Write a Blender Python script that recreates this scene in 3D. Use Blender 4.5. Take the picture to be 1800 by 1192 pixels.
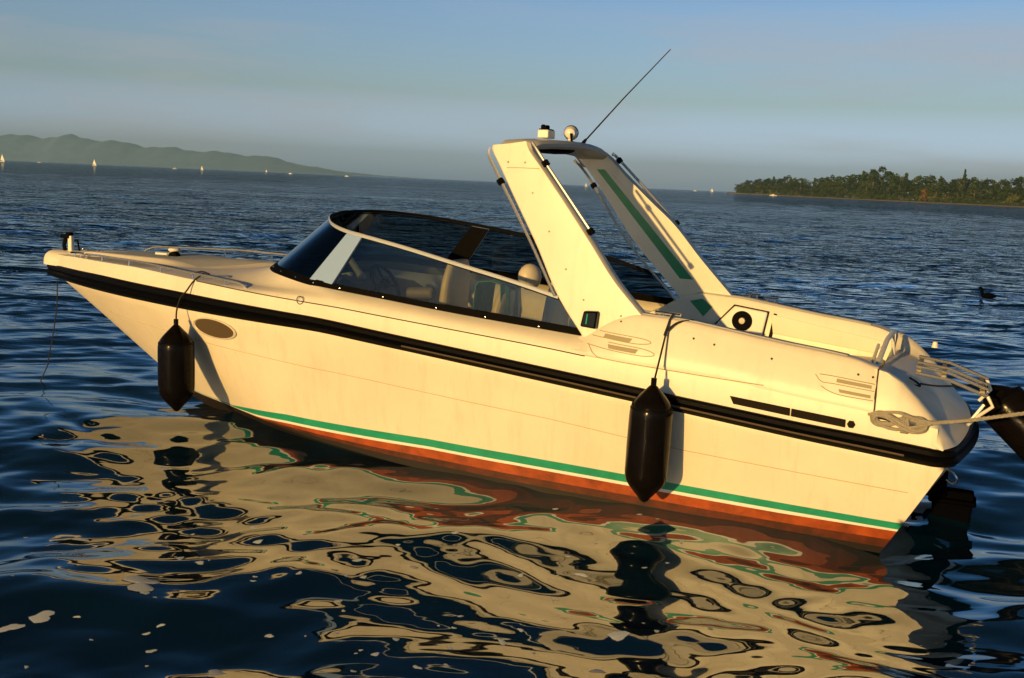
import bpy, math, random
import numpy as np
from mathutils import Vector, Matrix

# ------------------------------------------------------------------ scene, camera, sky, sun
scene = bpy.context.scene
for o in list(bpy.data.objects):
    bpy.data.objects.remove(o)
COL = scene.collection
CAM_H = 2.5
roll = math.atan(0.0433)
pitch = math.atan(276 * math.cos(roll) / 1800.0)
fwd = Vector((0, math.cos(pitch), -math.sin(pitch)))
up0 = Vector((0, math.sin(pitch), math.cos(pitch)))
r0 = Vector((1, 0, 0))
RR = math.cos(roll) * r0 + math.sin(roll) * up0
UU = -math.sin(roll) * r0 + math.cos(roll) * up0
cam_d = bpy.data.cameras.new('camera')
cam_d.lens = 36.0
cam_d.sensor_width = 36.0
cam_d.clip_start = 0.1
cam_d.clip_end = 60000
cam = bpy.data.objects.new('camera', cam_d)
COL.objects.link(cam)
m = Matrix((RR, UU, -fwd)).transposed().to_4x4()
m.translation = Vector((0, 0, CAM_H))
cam.matrix_world = m
scene.camera = cam

SUN_AZ = 32.0      # degrees left of straight behind the camera
SUN_EL = 10.0
sd = Vector((-math.sin(math.radians(SUN_AZ)) * math.cos(math.radians(SUN_EL)),
             -math.cos(math.radians(SUN_AZ)) * math.cos(math.radians(SUN_EL)),
             math.sin(math.radians(SUN_EL))))
sun_d = bpy.data.lights.new('sun', 'SUN')
sun_d.energy = 4.7
sun_d.angle = math.radians(0.6)
sun_d.color = (1.0, 0.60, 0.18)
sun = bpy.data.objects.new('sun', sun_d)
COL.objects.link(sun)
sun.rotation_euler = sd.to_track_quat('Z', 'Y').to_euler()

world = bpy.data.worlds.new('World')
scene.world = world
world.use_nodes = True
wn = world.node_tree.nodes
wl = world.node_tree.links
wn.clear()
wout = wn.new('ShaderNodeOutputWorld')
bg = wn.new('ShaderNodeBackground')
bg.inputs['Strength'].default_value = 0.10
sky = wn.new('ShaderNodeTexSky')
sky.sky_type = 'NISHITA'
sky.sun_disc = False
sky.sun_elevation = math.radians(SUN_EL)
sky.sun_rotation = math.radians(180 + SUN_AZ)
sky.air_density = 1.0
sky.dust_density = 1.2
sky.ozone_density = 1.5
tc = wn.new('ShaderNodeTexCoord')
sep = wn.new('ShaderNodeSeparateXYZ')
wl.new(tc.outputs['Generated'], sep.inputs[0])
ramp = wn.new('ShaderNodeValToRGB')
cr = ramp.color_ramp
SKY_STOPS = [(0.0, (0.30, 0.42, 1.0)), (0.035, (0.25, 0.31, 0.62)), (0.08, (0.168, 0.184, 0.235)), (0.165, (0.155, 0.18, 0.243)), (0.20, (0.082, 0.145, 0.25)),
             (0.25, (0.032, 0.086, 0.150)), (0.36, (0.007, 0.034, 0.060)), (0.6, (0.005, 0.016, 0.031)), (1.0, (0.005, 0.014, 0.026))]
cr.elements[0].position = SKY_STOPS[0][0]
cr.elements[0].color = SKY_STOPS[0][1] + (1,)
cr.elements[1].position = SKY_STOPS[-1][0]
cr.elements[1].color = SKY_STOPS[-1][1] + (1,)
for p_, c_ in SKY_STOPS[1:-1]:
    e = cr.elements.new(p_)
    e.color = c_ + (1,)
wl.new(sep.outputs['Z'], ramp.inputs[0])
mul = wn.new('ShaderNodeMix')
mul.data_type = 'RGBA'
mul.blend_type = 'MULTIPLY'
mul.inputs[0].default_value = 1.0
wl.new(sky.outputs[0], mul.inputs[6])
sc3 = wn.new('ShaderNodeVectorMath')
sc3.operation = 'SCALE'
sc3.inputs['Scale'].default_value = 5.0
wl.new(ramp.outputs[0], sc3.inputs[0])
wl.new(sc3.outputs[0], mul.inputs[7])
# thin streaks of high cloud and a few small puffs low down
mp = wn.new('ShaderNodeMapping')
mp.inputs['Scale'].default_value = (1.6, 1.6, 14.0)
mp.inputs['Rotation'].default_value = (0, math.radians(6), 0)
wl.new(tc.outputs['Generated'], mp.inputs[0])
nz = wn.new('ShaderNodeTexNoise')
nz.inputs['Scale'].default_value = 1.7
nz.inputs['Detail'].default_value = 5
nz.inputs['Roughness'].default_value = 0.55
wl.new(mp.outputs[0], nz.inputs['Vector'])
cr2 = wn.new('ShaderNodeMapRange')
cr2.inputs[1].default_value = 0.46
cr2.inputs[2].default_value = 0.66
cr2.inputs[3].default_value = 0.0
cr2.inputs[4].default_value = 0.45
wl.new(nz.outputs[0], cr2.inputs[0])
mx = wn.new('ShaderNodeMix')
mx.data_type = 'RGBA'
mx.inputs[7].default_value = (4.3, 3.9, 4.0, 1)
# clouds only in the low haze layer near the horizon
cfade = wn.new('ShaderNodeMapRange')
cfade.inputs[1].default_value = 0.13
cfade.inputs[2].default_value = 0.20
cfade.inputs[3].default_value = 1.0
cfade.inputs[4].default_value = 0.0
wl.new(sep.outputs['Z'], cfade.inputs[0])
cmul = wn.new('ShaderNodeMath')
cmul.operation = 'MULTIPLY'
wl.new(cr2.outputs[0], cmul.inputs[0])
wl.new(cfade.outputs[0], cmul.inputs[1])
wl.new(cmul.outputs[0], mx.inputs[0])
wl.new(mul.outputs[2], mx.inputs[6])
wl.new(mx.outputs[2], bg.inputs[0])
wl.new(bg.outputs[0], wout.inputs[0])

scene.view_settings.view_transform = 'Standard'
scene.view_settings.look = 'None'
scene.view_settings.exposure = 0.25
scene.view_settings.gamma = 1.0
scene.render.resolution_x = 1024
scene.render.resolution_y = 678
scene.render.engine = 'CYCLES'
scene.cycles.max_bounces = 8
scene.cycles.transparent_max_bounces = 12

# ------------------------------------------------------------------ helpers
AZ = math.atan(780.0 / math.hypot(1800, 276))
ORG = Vector((3.1929, 8.2045, 0.0))
BF = Vector((-math.cos(AZ), math.sin(AZ), 0))
BP = Vector((-math.sin(AZ), -math.cos(AZ), 0))
BROT = math.pi - AZ


def B2W(x, y, z):
    return ORG + BF * x + BP * y + Vector((0, 0, z))


def mat(name, col, rough=0.5, metal=0.0, spec=0.5, var=0.0, vscale=4.0, bump=0.0, bscale=40.0, coat=0.0, col2=None):
    mt = bpy.data.materials.new(name)
    mt.use_nodes = True
    nt = mt.node_tree
    b = nt.nodes['Principled BSDF']
    b.inputs['Base Color'].default_value = tuple(col) + (1,)
    b.inputs['Roughness'].default_value = rough
    b.inputs['Metallic'].default_value = metal
    b.inputs['Specular IOR Level'].default_value = spec
    b.inputs['Coat Weight'].default_value = coat
    b.inputs['Coat Roughness'].default_value = 0.08
    if var > 0 or bump > 0:
        t = nt.nodes.new('ShaderNodeTexCoord')
    if var > 0:
        n = nt.nodes.new('ShaderNodeTexNoise')
        n.inputs['Scale'].default_value = vscale
        n.inputs['Detail'].default_value = 6
        n.inputs['Roughness'].default_value = 0.65
        nt.links.new(t.outputs['Object'], n.inputs['Vector'])
        mr = nt.nodes.new('ShaderNodeMapRange')
        mr.inputs[1].default_value = 0.35
        mr.inputs[2].default_value = 0.7
        nt.links.new(n.outputs[0], mr.inputs[0])
        mixn = nt.nodes.new('ShaderNodeMix')
        mixn.data_type = 'RGBA'
        c2 = col2 if col2 else tuple(c * (1 - var) for c in col)
        mixn.inputs[6].default_value = tuple(col) + (1,)
        mixn.inputs[7].default_value = tuple(c2) + (1,)
        nt.links.new(mr.outputs[0], mixn.inputs[0])
        nt.links.new(mixn.outputs[2], b.inputs['Base Color'])
    if bump > 0:
        n2 = nt.nodes.new('ShaderNodeTexNoise')
        n2.inputs['Scale'].default_value = bscale
        n2.inputs['Detail'].default_value = 3
        nt.links.new(t.outputs['Object'], n2.inputs['Vector'])
        bp = nt.nodes.new('ShaderNodeBump')
        bp.inputs['Strength'].default_value = bump
        bp.inputs['Distance'].default_value = 0.02
        nt.links.new(n2.outputs[0], bp.inputs['Height'])
        nt.links.new(bp.outputs[0], b.inputs['Normal'])
    return mt


M = {}
M['gel'] = mat('gelcoat', (0.80, 0.75, 0.62), 0.42, var=0.09, vscale=1.6, bump=0.03, bscale=3.0)
M['gelhull'] = mat('hull_gelcoat', (0.80, 0.73, 0.58), 0.36, var=0.10, vscale=1.3, bump=0.05, bscale=2.0)


def weather(mt, streak, tint):
    nt = mt.node_tree
    b = nt.nodes['Principled BSDF']
    src = b.inputs['Base Color'].links[0].from_socket
    t = nt.nodes.new('ShaderNodeTexCoord')
    mpn = nt.nodes.new('ShaderNodeMapping')
    mpn.inputs['Scale'].default_value = (7.0, 7.0, .55)
    nt.links.new(t.outputs['Object'], mpn.inputs[0])
    n = nt.nodes.new('ShaderNodeTexNoise')
    n.inputs['Scale'].default_value = 1.6
    n.inputs['Detail'].default_value = 7
    n.inputs['Roughness'].default_value = .7
    nt.links.new(mpn.outputs[0], n.inputs['Vector'])
    r = nt.nodes.new('ShaderNodeMapRange')
    r.inputs[1].default_value = .52
    r.inputs[2].default_value = .80
    r.inputs[4].default_value = streak
    nt.links.new(n.outputs[0], r.inputs[0])
    n3 = nt.nodes.new('ShaderNodeTexNoise')
    n3.inputs['Scale'].default_value = 26
    n3.inputs['Detail'].default_value = 8
    n3.inputs['Roughness'].default_value = .75
    nt.links.new(t.outputs['Object'], n3.inputs['Vector'])
    r3_ = nt.nodes.new('ShaderNodeMapRange')
    r3_.inputs[1].default_value = .64
    r3_.inputs[2].default_value = .78
    r3_.inputs[4].default_value = streak * .8
    nt.links.new(n3.outputs[0], r3_.inputs[0])
    mxx = nt.nodes.new('ShaderNodeMath')
    mxx.operation = 'MAXIMUM'
    nt.links.new(r.outputs[0], mxx.inputs[0])
    nt.links.new(r3_.outputs[0], mxx.inputs[1])
    mi = nt.nodes.new('ShaderNodeMix')
    mi.data_type = 'RGBA'
    mi.inputs[7].default_value = tint + (1,)
    nt.links.new(mxx.outputs[0], mi.inputs[0])
    nt.links.new(src, mi.inputs[6])
    nt.links.new(mi.outputs[2], b.inputs['Base Color'])
    rr = nt.nodes.new('ShaderNodeMapRange')
    rr.inputs[3].default_value = b.inputs['Roughness'].default_value
    rr.inputs[4].default_value = b.inputs['Roughness'].default_value + .5
    nt.links.new(mxx.outputs[0], rr.inputs[0])
    nt.links.new(rr.outputs[0], b.inputs['Roughness'])


weather(M['gel'], .30, (.52, .46, .34))
weather(M['gelhull'], .42, (.50, .42, .28))
M['green'] = mat('green_stripe', (0.02, 0.33, 0.20), 0.35, var=0.25, vscale=6)
M['dgreen'] = mat('deep_green_stripe', (0.006, 0.27, 0.13), 0.4, var=0.2, vscale=6)
M['white'] = mat('white_stripe', (0.82, 0.80, 0.74), 0.35)
M['red'] = mat('antifouling_red', (0.42, 0.075, 0.010), 0.55, var=0.6, vscale=5, bump=0.15, bscale=25)
M['rubber'] = mat('black_rubber', (0.003, 0.003, 0.0035), 0.48, spec=0.06)
M['fender'] = mat('fender_vinyl', (0.004, 0.003, 0.0025), 0.18, spec=0.10, var=0.3, vscale=11, col2=(.006, .005, .0045), bump=.06, bscale=30)
M['steel'] = mat('polished_steel', (0.72, 0.72, 0.70), 0.18, metal=1.0)
M['alu'] = mat('anodised_aluminium', (0.55, 0.60, 0.66), 0.38, metal=0.3)
M['pillar'] = mat('grey_pillar_film', (0.25, 0.39, 0.68), 0.45)
M['stainless'] = mat('brushed_stainless', (0.66, 0.65, 0.60), 0.25, metal=0.8)
M['greydeck'] = mat('grey_nonslip', (0.46, 0.48, 0.49), 0.75, var=0.12, vscale=12, bump=0.3, bscale=120)
M['black'] = mat('black_plastic', (0.004, 0.004, 0.005), 0.65, spec=.03)
M['seam'] = mat('seam_sealant', (0.05, 0.035, 0.015), 0.8)
M['groove'] = mat('grille_insert', (0.36, 0.32, 0.20), 0.6, bump=0.4, bscale=160)
M['brown'] = mat('dark_vent', (0.014, 0.011, 0.007), 0.7, spec=.05)
M['beige'] = mat('beige_vinyl', (0.62, 0.56, 0.44), 0.45, var=0.12, vscale=8, bump=0.1, bscale=60)
M['dash'] = mat('dashboard_vinyl', (0.16, 0.16, 0.165), 0.5, bump=0.1, bscale=80)
M['liner'] = mat('cabin_liner', (0.60, 0.59, 0.56), 0.6, var=0.15, vscale=5)
M['towel'] = mat('towel_cloth', (0.06, 0.32, 0.27), 0.95, var=0.3, vscale=14, bump=0.6, bscale=150)
M['rope'] = mat('pale_rope', (0.50, 0.46, 0.37), 0.9, var=0.3, vscale=60, bump=0.8, bscale=260)
M['drope'] = mat('dark_rope', (0.015, 0.014, 0.013), 0.85, bump=0.6, bscale=260)
M['lampwhite'] = mat('lamp_housing', (0.78, 0.76, 0.66), 0.3)
M['orange'] = mat('orange_plate', (0.50, 0.22, 0.08), 0.5)
M['portglass'] = mat('porthole_glass', (0.10, 0.075, 0.045), 0.15)
M['leg'] = mat('outdrive_paint', (0.002, 0.002, 0.003), 1.0, spec=0)


def glass(name, tint, ior=1.5, rough=0.02):
    mt = bpy.data.materials.new(name)
    mt.use_nodes = True
    nt = mt.node_tree
    nt.nodes.clear()
    out = nt.nodes.new('ShaderNodeOutputMaterial')
    tr = nt.nodes.new('ShaderNodeBsdfTransparent')
    tr.inputs[0].default_value = tint + (1,)
    gl = nt.nodes.new('ShaderNodeBsdfGlossy')
    gl.inputs['Roughness'].default_value = rough
    gl.inputs[0].default_value = (0.9, 0.95, 1, 1)
    fr = nt.nodes.new('ShaderNodeFresnel')
    fr.inputs[0].default_value = ior
    mixs = nt.nodes.new('ShaderNodeMixShader')
    nt.links.new(fr.outputs[0], mixs.inputs[0])
    nt.links.new(tr.outputs[0], mixs.inputs[1])
    nt.links.new(gl.outputs[0], mixs.inputs[2])
    nt.links.new(mixs.outputs[0], out.inputs[0])
    return mt


M['glass'] = glass('smoked_acrylic', (0.12, 0.16, 0.17), 1.5)
M['glass_side'] = glass('smoked_side_pane', (0.60, 0.60, 0.48), 1.4)


class MB:
    """collects shapes; build() links them as ONE mesh object"""
    def __init__(s):
        s.v = []
        s.f = []
        s.mi = []
        s.cur = 0

    def add(s, vs, fs):
        n = len(s.v)
        s.v += [tuple(p) for p in vs]
        s.f += [tuple(i + n for i in f) for f in fs]
        s.mi += [s.cur] * len(fs)
        return s

    def grid(s, rows, closed_u=False, closed_v=False):
        nr, nc = len(rows), len(rows[0])
        vs = [p for r in rows for p in r]
        fs = []
        for i in range(nr if closed_u else nr - 1):
            for j in range(nc if closed_v else nc - 1):
                a = i * nc + j
                b = i * nc + (j + 1) % nc
                c = ((i + 1) % nr) * nc + (j + 1) % nc
                d = ((i + 1) % nr) * nc + j
                fs.append((a, b, c, d))
        return s.add(vs, fs)

    def box(s, c, size, rot=None):
        hx, hy, hz = [k / 2 for k in size]
        vs = [Vector((x, y, z)) for x in (-hx, hx) for y in (-hy, hy) for z in (-hz, hz)]
        if rot is not None:
            vs = [rot @ v for v in vs]
        vs = [v + Vector(c) for v in vs]
        return s.add(vs, [(0, 1, 3, 2), (4, 6, 7, 5), (0, 4, 5, 1), (2, 3, 7, 6), (0, 2, 6, 4), (1, 5, 7, 3)])

    def tube(s, pts, r, n=8, caps=True, radii=None):
        pts = [Vector(p) for p in pts]
        ts = []
        for i in range(len(pts)):
            a = pts[max(0, i - 1)]
            b = pts[min(len(pts) - 1, i + 1)]
            ts.append((b - a).normalized())
        ref = Vector((0, 0, 1)) if abs(ts[0].z) < 0.9 else Vector((1, 0, 0))
        u = ts[0].cross(ref).normalized()
        rows = []
        for i, p in enumerate(pts):
            u = (u - ts[i] * u.dot(ts[i])).normalized()
            w = ts[i].cross(u)
            rad = radii[i] if radii else r
            rows.append([p + (u * math.cos(k * 2 * math.pi / n) + w * math.sin(k * 2 * math.pi / n)) * rad for k in range(n)])
        s.grid(rows, closed_v=True)
        if caps:
            m0 = len(s.v)
            s.add(rows[0], [tuple(range(n))])
            s.add(rows[-1], [tuple(reversed(range(n)))])
        return s

    def lathe(s, base, axis, prof, n=24, cap=True):
        """prof: list of (distance along axis, radius)"""
        a = Vector(axis).normalized()
        ref = Vector((0, 0, 1)) if abs(a.z) < 0.9 else Vector((1, 0, 0))
        u = a.cross(ref).normalized()
        w = a.cross(u)
        rows = [[Vector(base) + a * d + (u * math.cos(k * 2 * math.pi / n) + w * math.sin(k * 2 * math.pi / n)) * r
                 for k in range(n)] for d, r in prof]
        return s.grid(rows, closed_v=True)

    def prism(s, poly, off):
        """poly: 3-D points of one face; off: extrusion vector"""
        n = len(poly)
        a = [Vector(p) for p in poly]
        b = [p + Vector(off) for p in a]
        fs = [tuple(range(n)), tuple(reversed(range(n, 2 * n)))]
        for i in range(n):
            j = (i + 1) % n
            fs.append((i, i + n, j + n, j))
        return s.add(a + b, fs)

    def build(s, name, mats, parent=None, smooth=True, bevel=0.0, sub=0, org=(0, 0, 0), angle=40, solid=0.0):
        me = bpy.data.meshes.new(name)
        o0 = Vector(org)
        me.from_pydata([tuple(Vector(p) - o0) for p in s.v], [], s.f)
        if not isinstance(mats, (list, tuple)):
            mats = [mats]
        for mm in mats:
            me.materials.append(mm)
        me.polygons.foreach_set('material_index', s.mi)
        import bmesh
        bm = bmesh.new()
        bm.from_mesh(me)
        bmesh.ops.remove_doubles(bm, verts=bm.verts, dist=1e-5)
        bmesh.ops.recalc_face_normals(bm, faces=bm.faces)
        bm.to_mesh(me)
        bm.free()
        if smooth:
            me.polygons.foreach_set('use_smooth', [True] * len(me.polygons))
            me.set_sharp_from_angle(angle=math.radians(angle))
        o = bpy.data.objects.new(name, me)
        COL.objects.link(o)
        if parent:
            o.parent = parent
        if solid > 0:
            md = o.modifiers.new('solidify', 'SOLIDIFY')
            md.thickness = solid
            md.offset = 0
        if bevel > 0:
            md = o.modifiers.new('bevel', 'BEVEL')
            md.width = bevel
            md.segments = 2
            md.limit_method = 'ANGLE'
            md.angle_limit = math.radians(35)
        if sub:
            md = o.modifiers.new('sub', 'SUBSURF')
            md.levels = md.render_levels = sub
        return o


def tag(o, label=None, cat=None, group=None, kind=None):
    if label:
        o['label'] = label
    if cat:
        o['category'] = cat
    if group:
        o['group'] = group
    if kind:
        o['kind'] = kind
    return o


def thing(name, base, label, cat, group=None):
    """an Empty at the thing's base; base is in boat coordinates"""
    o = bpy.data.objects.new(name, None)
    COL.objects.link(o)
    o.location = B2W(*base)
    o.rotation_euler = (0, 0, BROT)
    return tag(o, label, cat, group)


def itp(x, t):
    return float(np.interp(x, [a for a, b in t], [b for a, b in t]))


def spl(ctrl, n):
    """Catmull-Rom through control points, n samples"""
    P = [Vector(p) for p in ctrl]
    P = [P[0] * 2 - P[1]] + P + [P[-1] * 2 - P[-2]]
    out = []
    segs = len(P) - 3
    for k in range(n):
        t = k / (n - 1) * segs
        i = min(int(t), segs - 1)
        f = t - i
        a, b, c, d = P[i:i + 4]
        out.append(0.5 * ((2 * b) + (c - a) * f + (2 * a - 5 * b + 4 * c - d) * f * f + (3 * b - a - 3 * c + d) * f ** 3))
    return out


def mir(p):
    return Vector((p[0], -p[1], p[2]))


# ------------------------------------------------------------------ water
rng = np.random.default_rng(11)
WAVES = []
NW = 112
for i in range(NW):
    lam = 0.19 * (6.5 / 0.19) ** (i / (NW - 1)) * rng.uniform(0.9, 1.1)
    th = math.radians(90 + 8 + rng.normal(0, 27))
    k = 2 * math.pi / lam
    if lam < 0.3:
        sl = 0.010
    elif lam < 1.5:
        sl = 0.0185
    else:
        sl = 0.0125
    WAVES.append((k * math.cos(th), k * math.sin(th), sl / k, rng.uniform(0, 2 * math.pi), lam))


def wave_h(x, y, spacing=None):
    h = np.zeros_like(x, dtype=np.float64)
    # gentle domain warp keeps the crests from running straight
    wx = x + 0.22 * np.sin(0.9 * y + 0.5 * x + 1.0) + 0.10 * np.sin(2.3 * x - 1.7 * y)
    wy = y + 0.20 * np.sin(0.8 * x - 0.4 * y + 2.0) + 0.08 * np.sin(2.9 * x + 1.1 * y)
    for kx, ky, a, ph, lam in WAVES:
        if spacing is None:
            h += a * np.sin(kx * wx + ky * wy + ph)
        else:
            w = np.clip((lam / spacing - 2.5) / 3.0, 0, 1)
            h += w * a * np.sin(kx * wx + ky * wy + ph)
    return h


def build_water():
    rad = [0.6]
    while rad[-1] < 12600:
        r = rad[-1]
        if r < 4:
            rad.append(r + 0.03)
        elif r < 40:
            rad.append(r * 1.0042)
        else:
            rad.append(r * (1.0042 + min(0.03, (r - 40) / 3000 * 0.03)))
    rad = np.array(rad)
    fr = np.radians(np.linspace(-40, 40, 620))
    bk = np.radians(np.linspace(40, 320, 120))[1:-1]
    ang = np.concatenate([fr, bk])
    R_, A_ = np.meshgrid(rad, ang, indexing='ij')
    X = R_ * np.sin(A_)
    Y = R_ * np.cos(A_)
    dr = np.gradient(rad)[:, None] * np.ones_like(A_)
    da = np.gradient(np.unwrap(ang))
    da[-1] = da[-2]
    sp = np.maximum(dr, R_ * np.abs(da)[None, :])
    Z = wave_h(X, Y, sp)
    nr, nc = X.shape
    co = np.stack([X, Y, Z], -1).reshape(-1, 3).astype(np.float32)
    i = np.arange(nr - 1)[:, None] * nc
    j = np.arange(nc)[None, :]
    j2 = (j + 1) % nc
    quads = np.stack([i + j, i + j2, i + nc + j2, i + nc + j], -1).reshape(-1, 4)
    quads = quads[:, ::-1]
    nf = len(quads)
    me = bpy.data.meshes.new('water')
    nv = len(co)
    me.vertices.add(nv + 1)
    me.vertices.foreach_set('co', np.concatenate([co, [[0, 0, 0]]]).astype(np.float32).ravel())
    tri = np.stack([np.arange(nc), (np.arange(nc) + 1) % nc, np.full(nc, nv)], -1)
    loops = np.concatenate([quads.ravel(), tri[:, ::-1].ravel()]).astype(np.int32)
    me.loops.add(len(loops))
    me.loops.foreach_set('vertex_index', loops)
    starts = np.concatenate([np.arange(nf) * 4, nf * 4 + np.arange(nc) * 3]).astype(np.int32)
    me.polygons.add(nf + nc)
    me.polygons.foreach_set('loop_start', starts)
    me.polygons.foreach_set('use_smooth', np.ones(nf + nc, dtype=bool))
    me.update(calc_edges=True)
    me.validate()
    if me.polygons[0].normal.z < 0:
        me.flip_normals()
    o = bpy.data.objects.new('water', me)
    COL.objects.link(o)
    tag(o, kind='structure')
    mt = bpy.data.materials.new('lake_water')
    mt.use_nodes = True
    nt = mt.node_tree
    nt.nodes.clear()
    out = nt.nodes.new('ShaderNodeOutputMaterial')
    df = nt.nodes.new('ShaderNodeBsdfDiffuse')
    df.inputs[0].default_value = (0.001, 0.013, 0.030, 1)
    gl = nt.nodes.new('ShaderNodeBsdfGlossy')
    gl.inputs['Roughness'].default_value = 0.03
    gl.inputs[0].default_value = (0.90, 0.95, 1.0, 1)
    fr_ = nt.nodes.new('ShaderNodeFresnel')
    fr_.inputs[0].default_value = WATER_IOR
    ms = nt.nodes.new('ShaderNodeMixShader')
    geo = nt.nodes.new('ShaderNodeNewGeometry')
    # ripple normals: long wind streaks of wavelets whose size grows in patches
    mp1 = nt.nodes.new('ShaderNodeMapping')
    mp1.inputs['Scale'].default_value = (0.55, 1.6, 1.0)
    mp1.inputs['Rotation'].default_value = (0, 0, math.radians(-8))
    nt.links.new(geo.outputs['Position'], mp1.inputs[0])
    n1 = nt.nodes.new('ShaderNodeTexNoise')
    n1.inputs['Scale'].default_value = 0.8
    n1.inputs['Detail'].default_value = 3.5
    n1.inputs['Roughness'].default_value = 0.55
    nt.links.new(mp1.outputs[0], n1.inputs['Vector'])
    # wind-ruffled water begins some way out from the sheltered quay
    sepp = nt.nodes.new('ShaderNodeSeparateXYZ')
    nt.links.new(geo.outputs['Position'], sepp.inputs[0])
    mr = nt.nodes.new('ShaderNodeMapRange')
    mr.interpolation_type = 'SMOOTHSTEP'
    mr.inputs[1].default_value = 9.0
    mr.inputs[2].default_value = 45.0
    mr.inputs[3].default_value = 0.04
    mr.inputs[4].default_value = 1.0
    nt.links.new(sepp.outputs['Y'], mr.inputs[0])
    # gust patches
    mp2 = nt.nodes.new('ShaderNodeMapping')
    mp2.inputs['Scale'].default_value = (0.02, 0.07, 1.0)
    nt.links.new(geo.outputs['Position'], mp2.inputs[0])
    n2 = nt.nodes.new('ShaderNodeTexNoise')
    n2.inputs['Scale'].default_value = 1.0
    n2.inputs['Detail'].default_value = 4
    nt.links.new(mp2.outputs[0], n2.inputs['Vector'])
    mr2 = nt.nodes.new('ShaderNodeMapRange')
    mr2.inputs[1].default_value = 0.3
    mr2.inputs[2].default_value = 0.7
    mr2.inputs[3].default_value = 0.55
    mr2.inputs[4].default_value = 1.3
    nt.links.new(n2.outputs[0], mr2.inputs[0])
    mm = nt.nodes.new('ShaderNodeMath')
    mm.operation = 'MULTIPLY'
    nt.links.new(mr.outputs[0], mm.inputs[0])
    nt.links.new(mr2.outputs[0], mm.inputs[1])
    bp = nt.nodes.new('ShaderNodeBump')
    bp.inputs['Distance'].default_value = 0.8
    nt.links.new(mm.outputs[0], bp.inputs['Strength'])
    nt.links.new(n1.outputs[0], bp.inputs['Height'])
    nt.links.new(bp.outputs[0], gl.inputs['Normal'])
    nt.links.new(bp.outputs[0], fr_.inputs['Normal'])
    nt.links.new(fr_.outputs[0], ms.inputs[0])
    nt.links.new(df.outputs[0], ms.inputs[1])
    nt.links.new(gl.outputs[0], ms.inputs[2])
    nt.links.new(ms.outputs[0], out.inputs[0])
    me.materials.append(mt)
    return o


WATER_IOR = 2.25
build_water()

# ------------------------------------------------------------------ far hills
def build_hills():
    mb = MB()
    r2 = random.Random(4)
    D0 = 11000.0
    skyl = [(-400, 205), (-200, 222), (0, 235), (70, 234), (120, 240), (200, 251), (300, 260), (430, 271), (500, 287), (560, 297), (640, 306), (720, 311)]
    prof = [((px - 900) / 1800 * D0, max(0, (279 + .0433 * px) - py + 1) / 1800 * D0) for px, py in skyl]
    rows = []
    xs = np.linspace(-7900, -1100, 150)
    ph = [r2.uniform(0, 6) for _ in range(6)]
    for d in range(9):
        row = []
        for x in xs:
            hh = itp(x, prof) * (1 + 0.06 * math.sin(x / 90 + ph[0]) + 0.03 * math.sin(x / 37 + ph[1]))
            e = math.sin(min(1, d / 7) * math.pi / 2) if d < 8 else 0.9
            row.append((x, D0 + d * 110 + 40 * math.sin(x / 210 + ph[2]), max(-2, hh * e + 3 * math.sin(x / 23 + d))))
        rows.append(row)
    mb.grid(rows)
    o = mb.build('hills', mat('hazy_wooded_hills', (0.14, 0.24, 0.45), 0.9, var=0.4, vscale=0.01))  # blue of the distant haze put into the hills' base colour
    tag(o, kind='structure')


build_hills()

# ------------------------------------------------------------------ boat hull
YC = [(0, 1.12), (1.2, 1.17), (2.9, 1.16), (4.2, 1.12), (4.9, 1.06), (5.35, .97), (5.8, .82), (6.25, .60), (6.62, .46), (7.0, .29), (7.45, 0)]
ZC = [(0, -.06), (2.9, -.05), (4.0, 0), (4.9, .07), (5.35, .10), (5.8, .12), (6.25, .14), (7.45, .14)]
ZRB = [(-.4, .67), (.64, .75), (1.89, .87), (2.6, .94), (4.78, 1.13), (6.98, 1.17), (9.2, 1.2)]
ZRT = [(-.4, .79), (.06, .83), (.65, .87), (1.85, .98), (2.61, 1.05), (4.78, 1.25), (6.57, 1.32), (7.93, 1.35), (9.41, 1.34)]
ZS = [(-.33, .93), (0.13, 1.00), (.68, 1.05), (1.2, 1.12), (2.22, 1.17), (2.63, 1.21), (4.6, 1.36), (5.48, 1.40), (6.37, 1.45), (7.23, 1.49), (8.5, 1.48), (9.4, 1.45)]


def sm(t, x, w=0.35):
    return (itp(x - w, t) + itp(x - w / 2, t) + itp(x, t) * 2 + itp(x + w / 2, t) + itp(x + w, t)) / 6


def hbm(x, b=1.3, x0=4.0, L=9.42, p=2.2):
    return b if x < x0 else b * (1 - max(0, min(1, (x - x0) / (L - x0))) ** p)


def HC(s):
    x = 7.45 * s
    return Vector((x, sm(YC, x) if s < .97 else sm(YC, x) * (1 - s) / .03, sm(ZC, x)))


def HR(s):
    x = -.37 + 9.57 * s
    return Vector((x, hbm(x, 1.3, L=9.25), sm(ZRB, x)))


def HS(s, v):
    p = HC(s).lerp(HR(s), v)
    p.y += (0.06 * (1 - s) * 2 * v * (1 - v)) - 0.10 * s * (1 - s) * 4 * v * (1 - v)
    # soft knuckle line two thirds of the way up
    if s > .999:
        p.y = 0
    return p


def hull_n(s, v):
    a = HS(min(1, s + .01), v) - HS(s - .01, v)
    b = HS(s, min(1, v + .02)) - HS(s, v - .02)
    n = a.cross(b)
    if n.y < 0:
        n = -n
    return n.normalized()


boat = thing('motorboat', (4.3, 0, 0), 'cream and white open sports motorboat with radar arch, dark windscreen and black rub rail', 'motorboat')
BO = (4.3, 0, 0)


def part(mb, name, mats, parent=None, **kw):
    return mb.build(name, mats, parent or boat, org=BO, **kw)


def both(fn, name, mats, **kw):
    for sgn in (1, -1):
        mb = MB()
        fn(mb, sgn)
        part(mb, name, mats, **kw)


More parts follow.
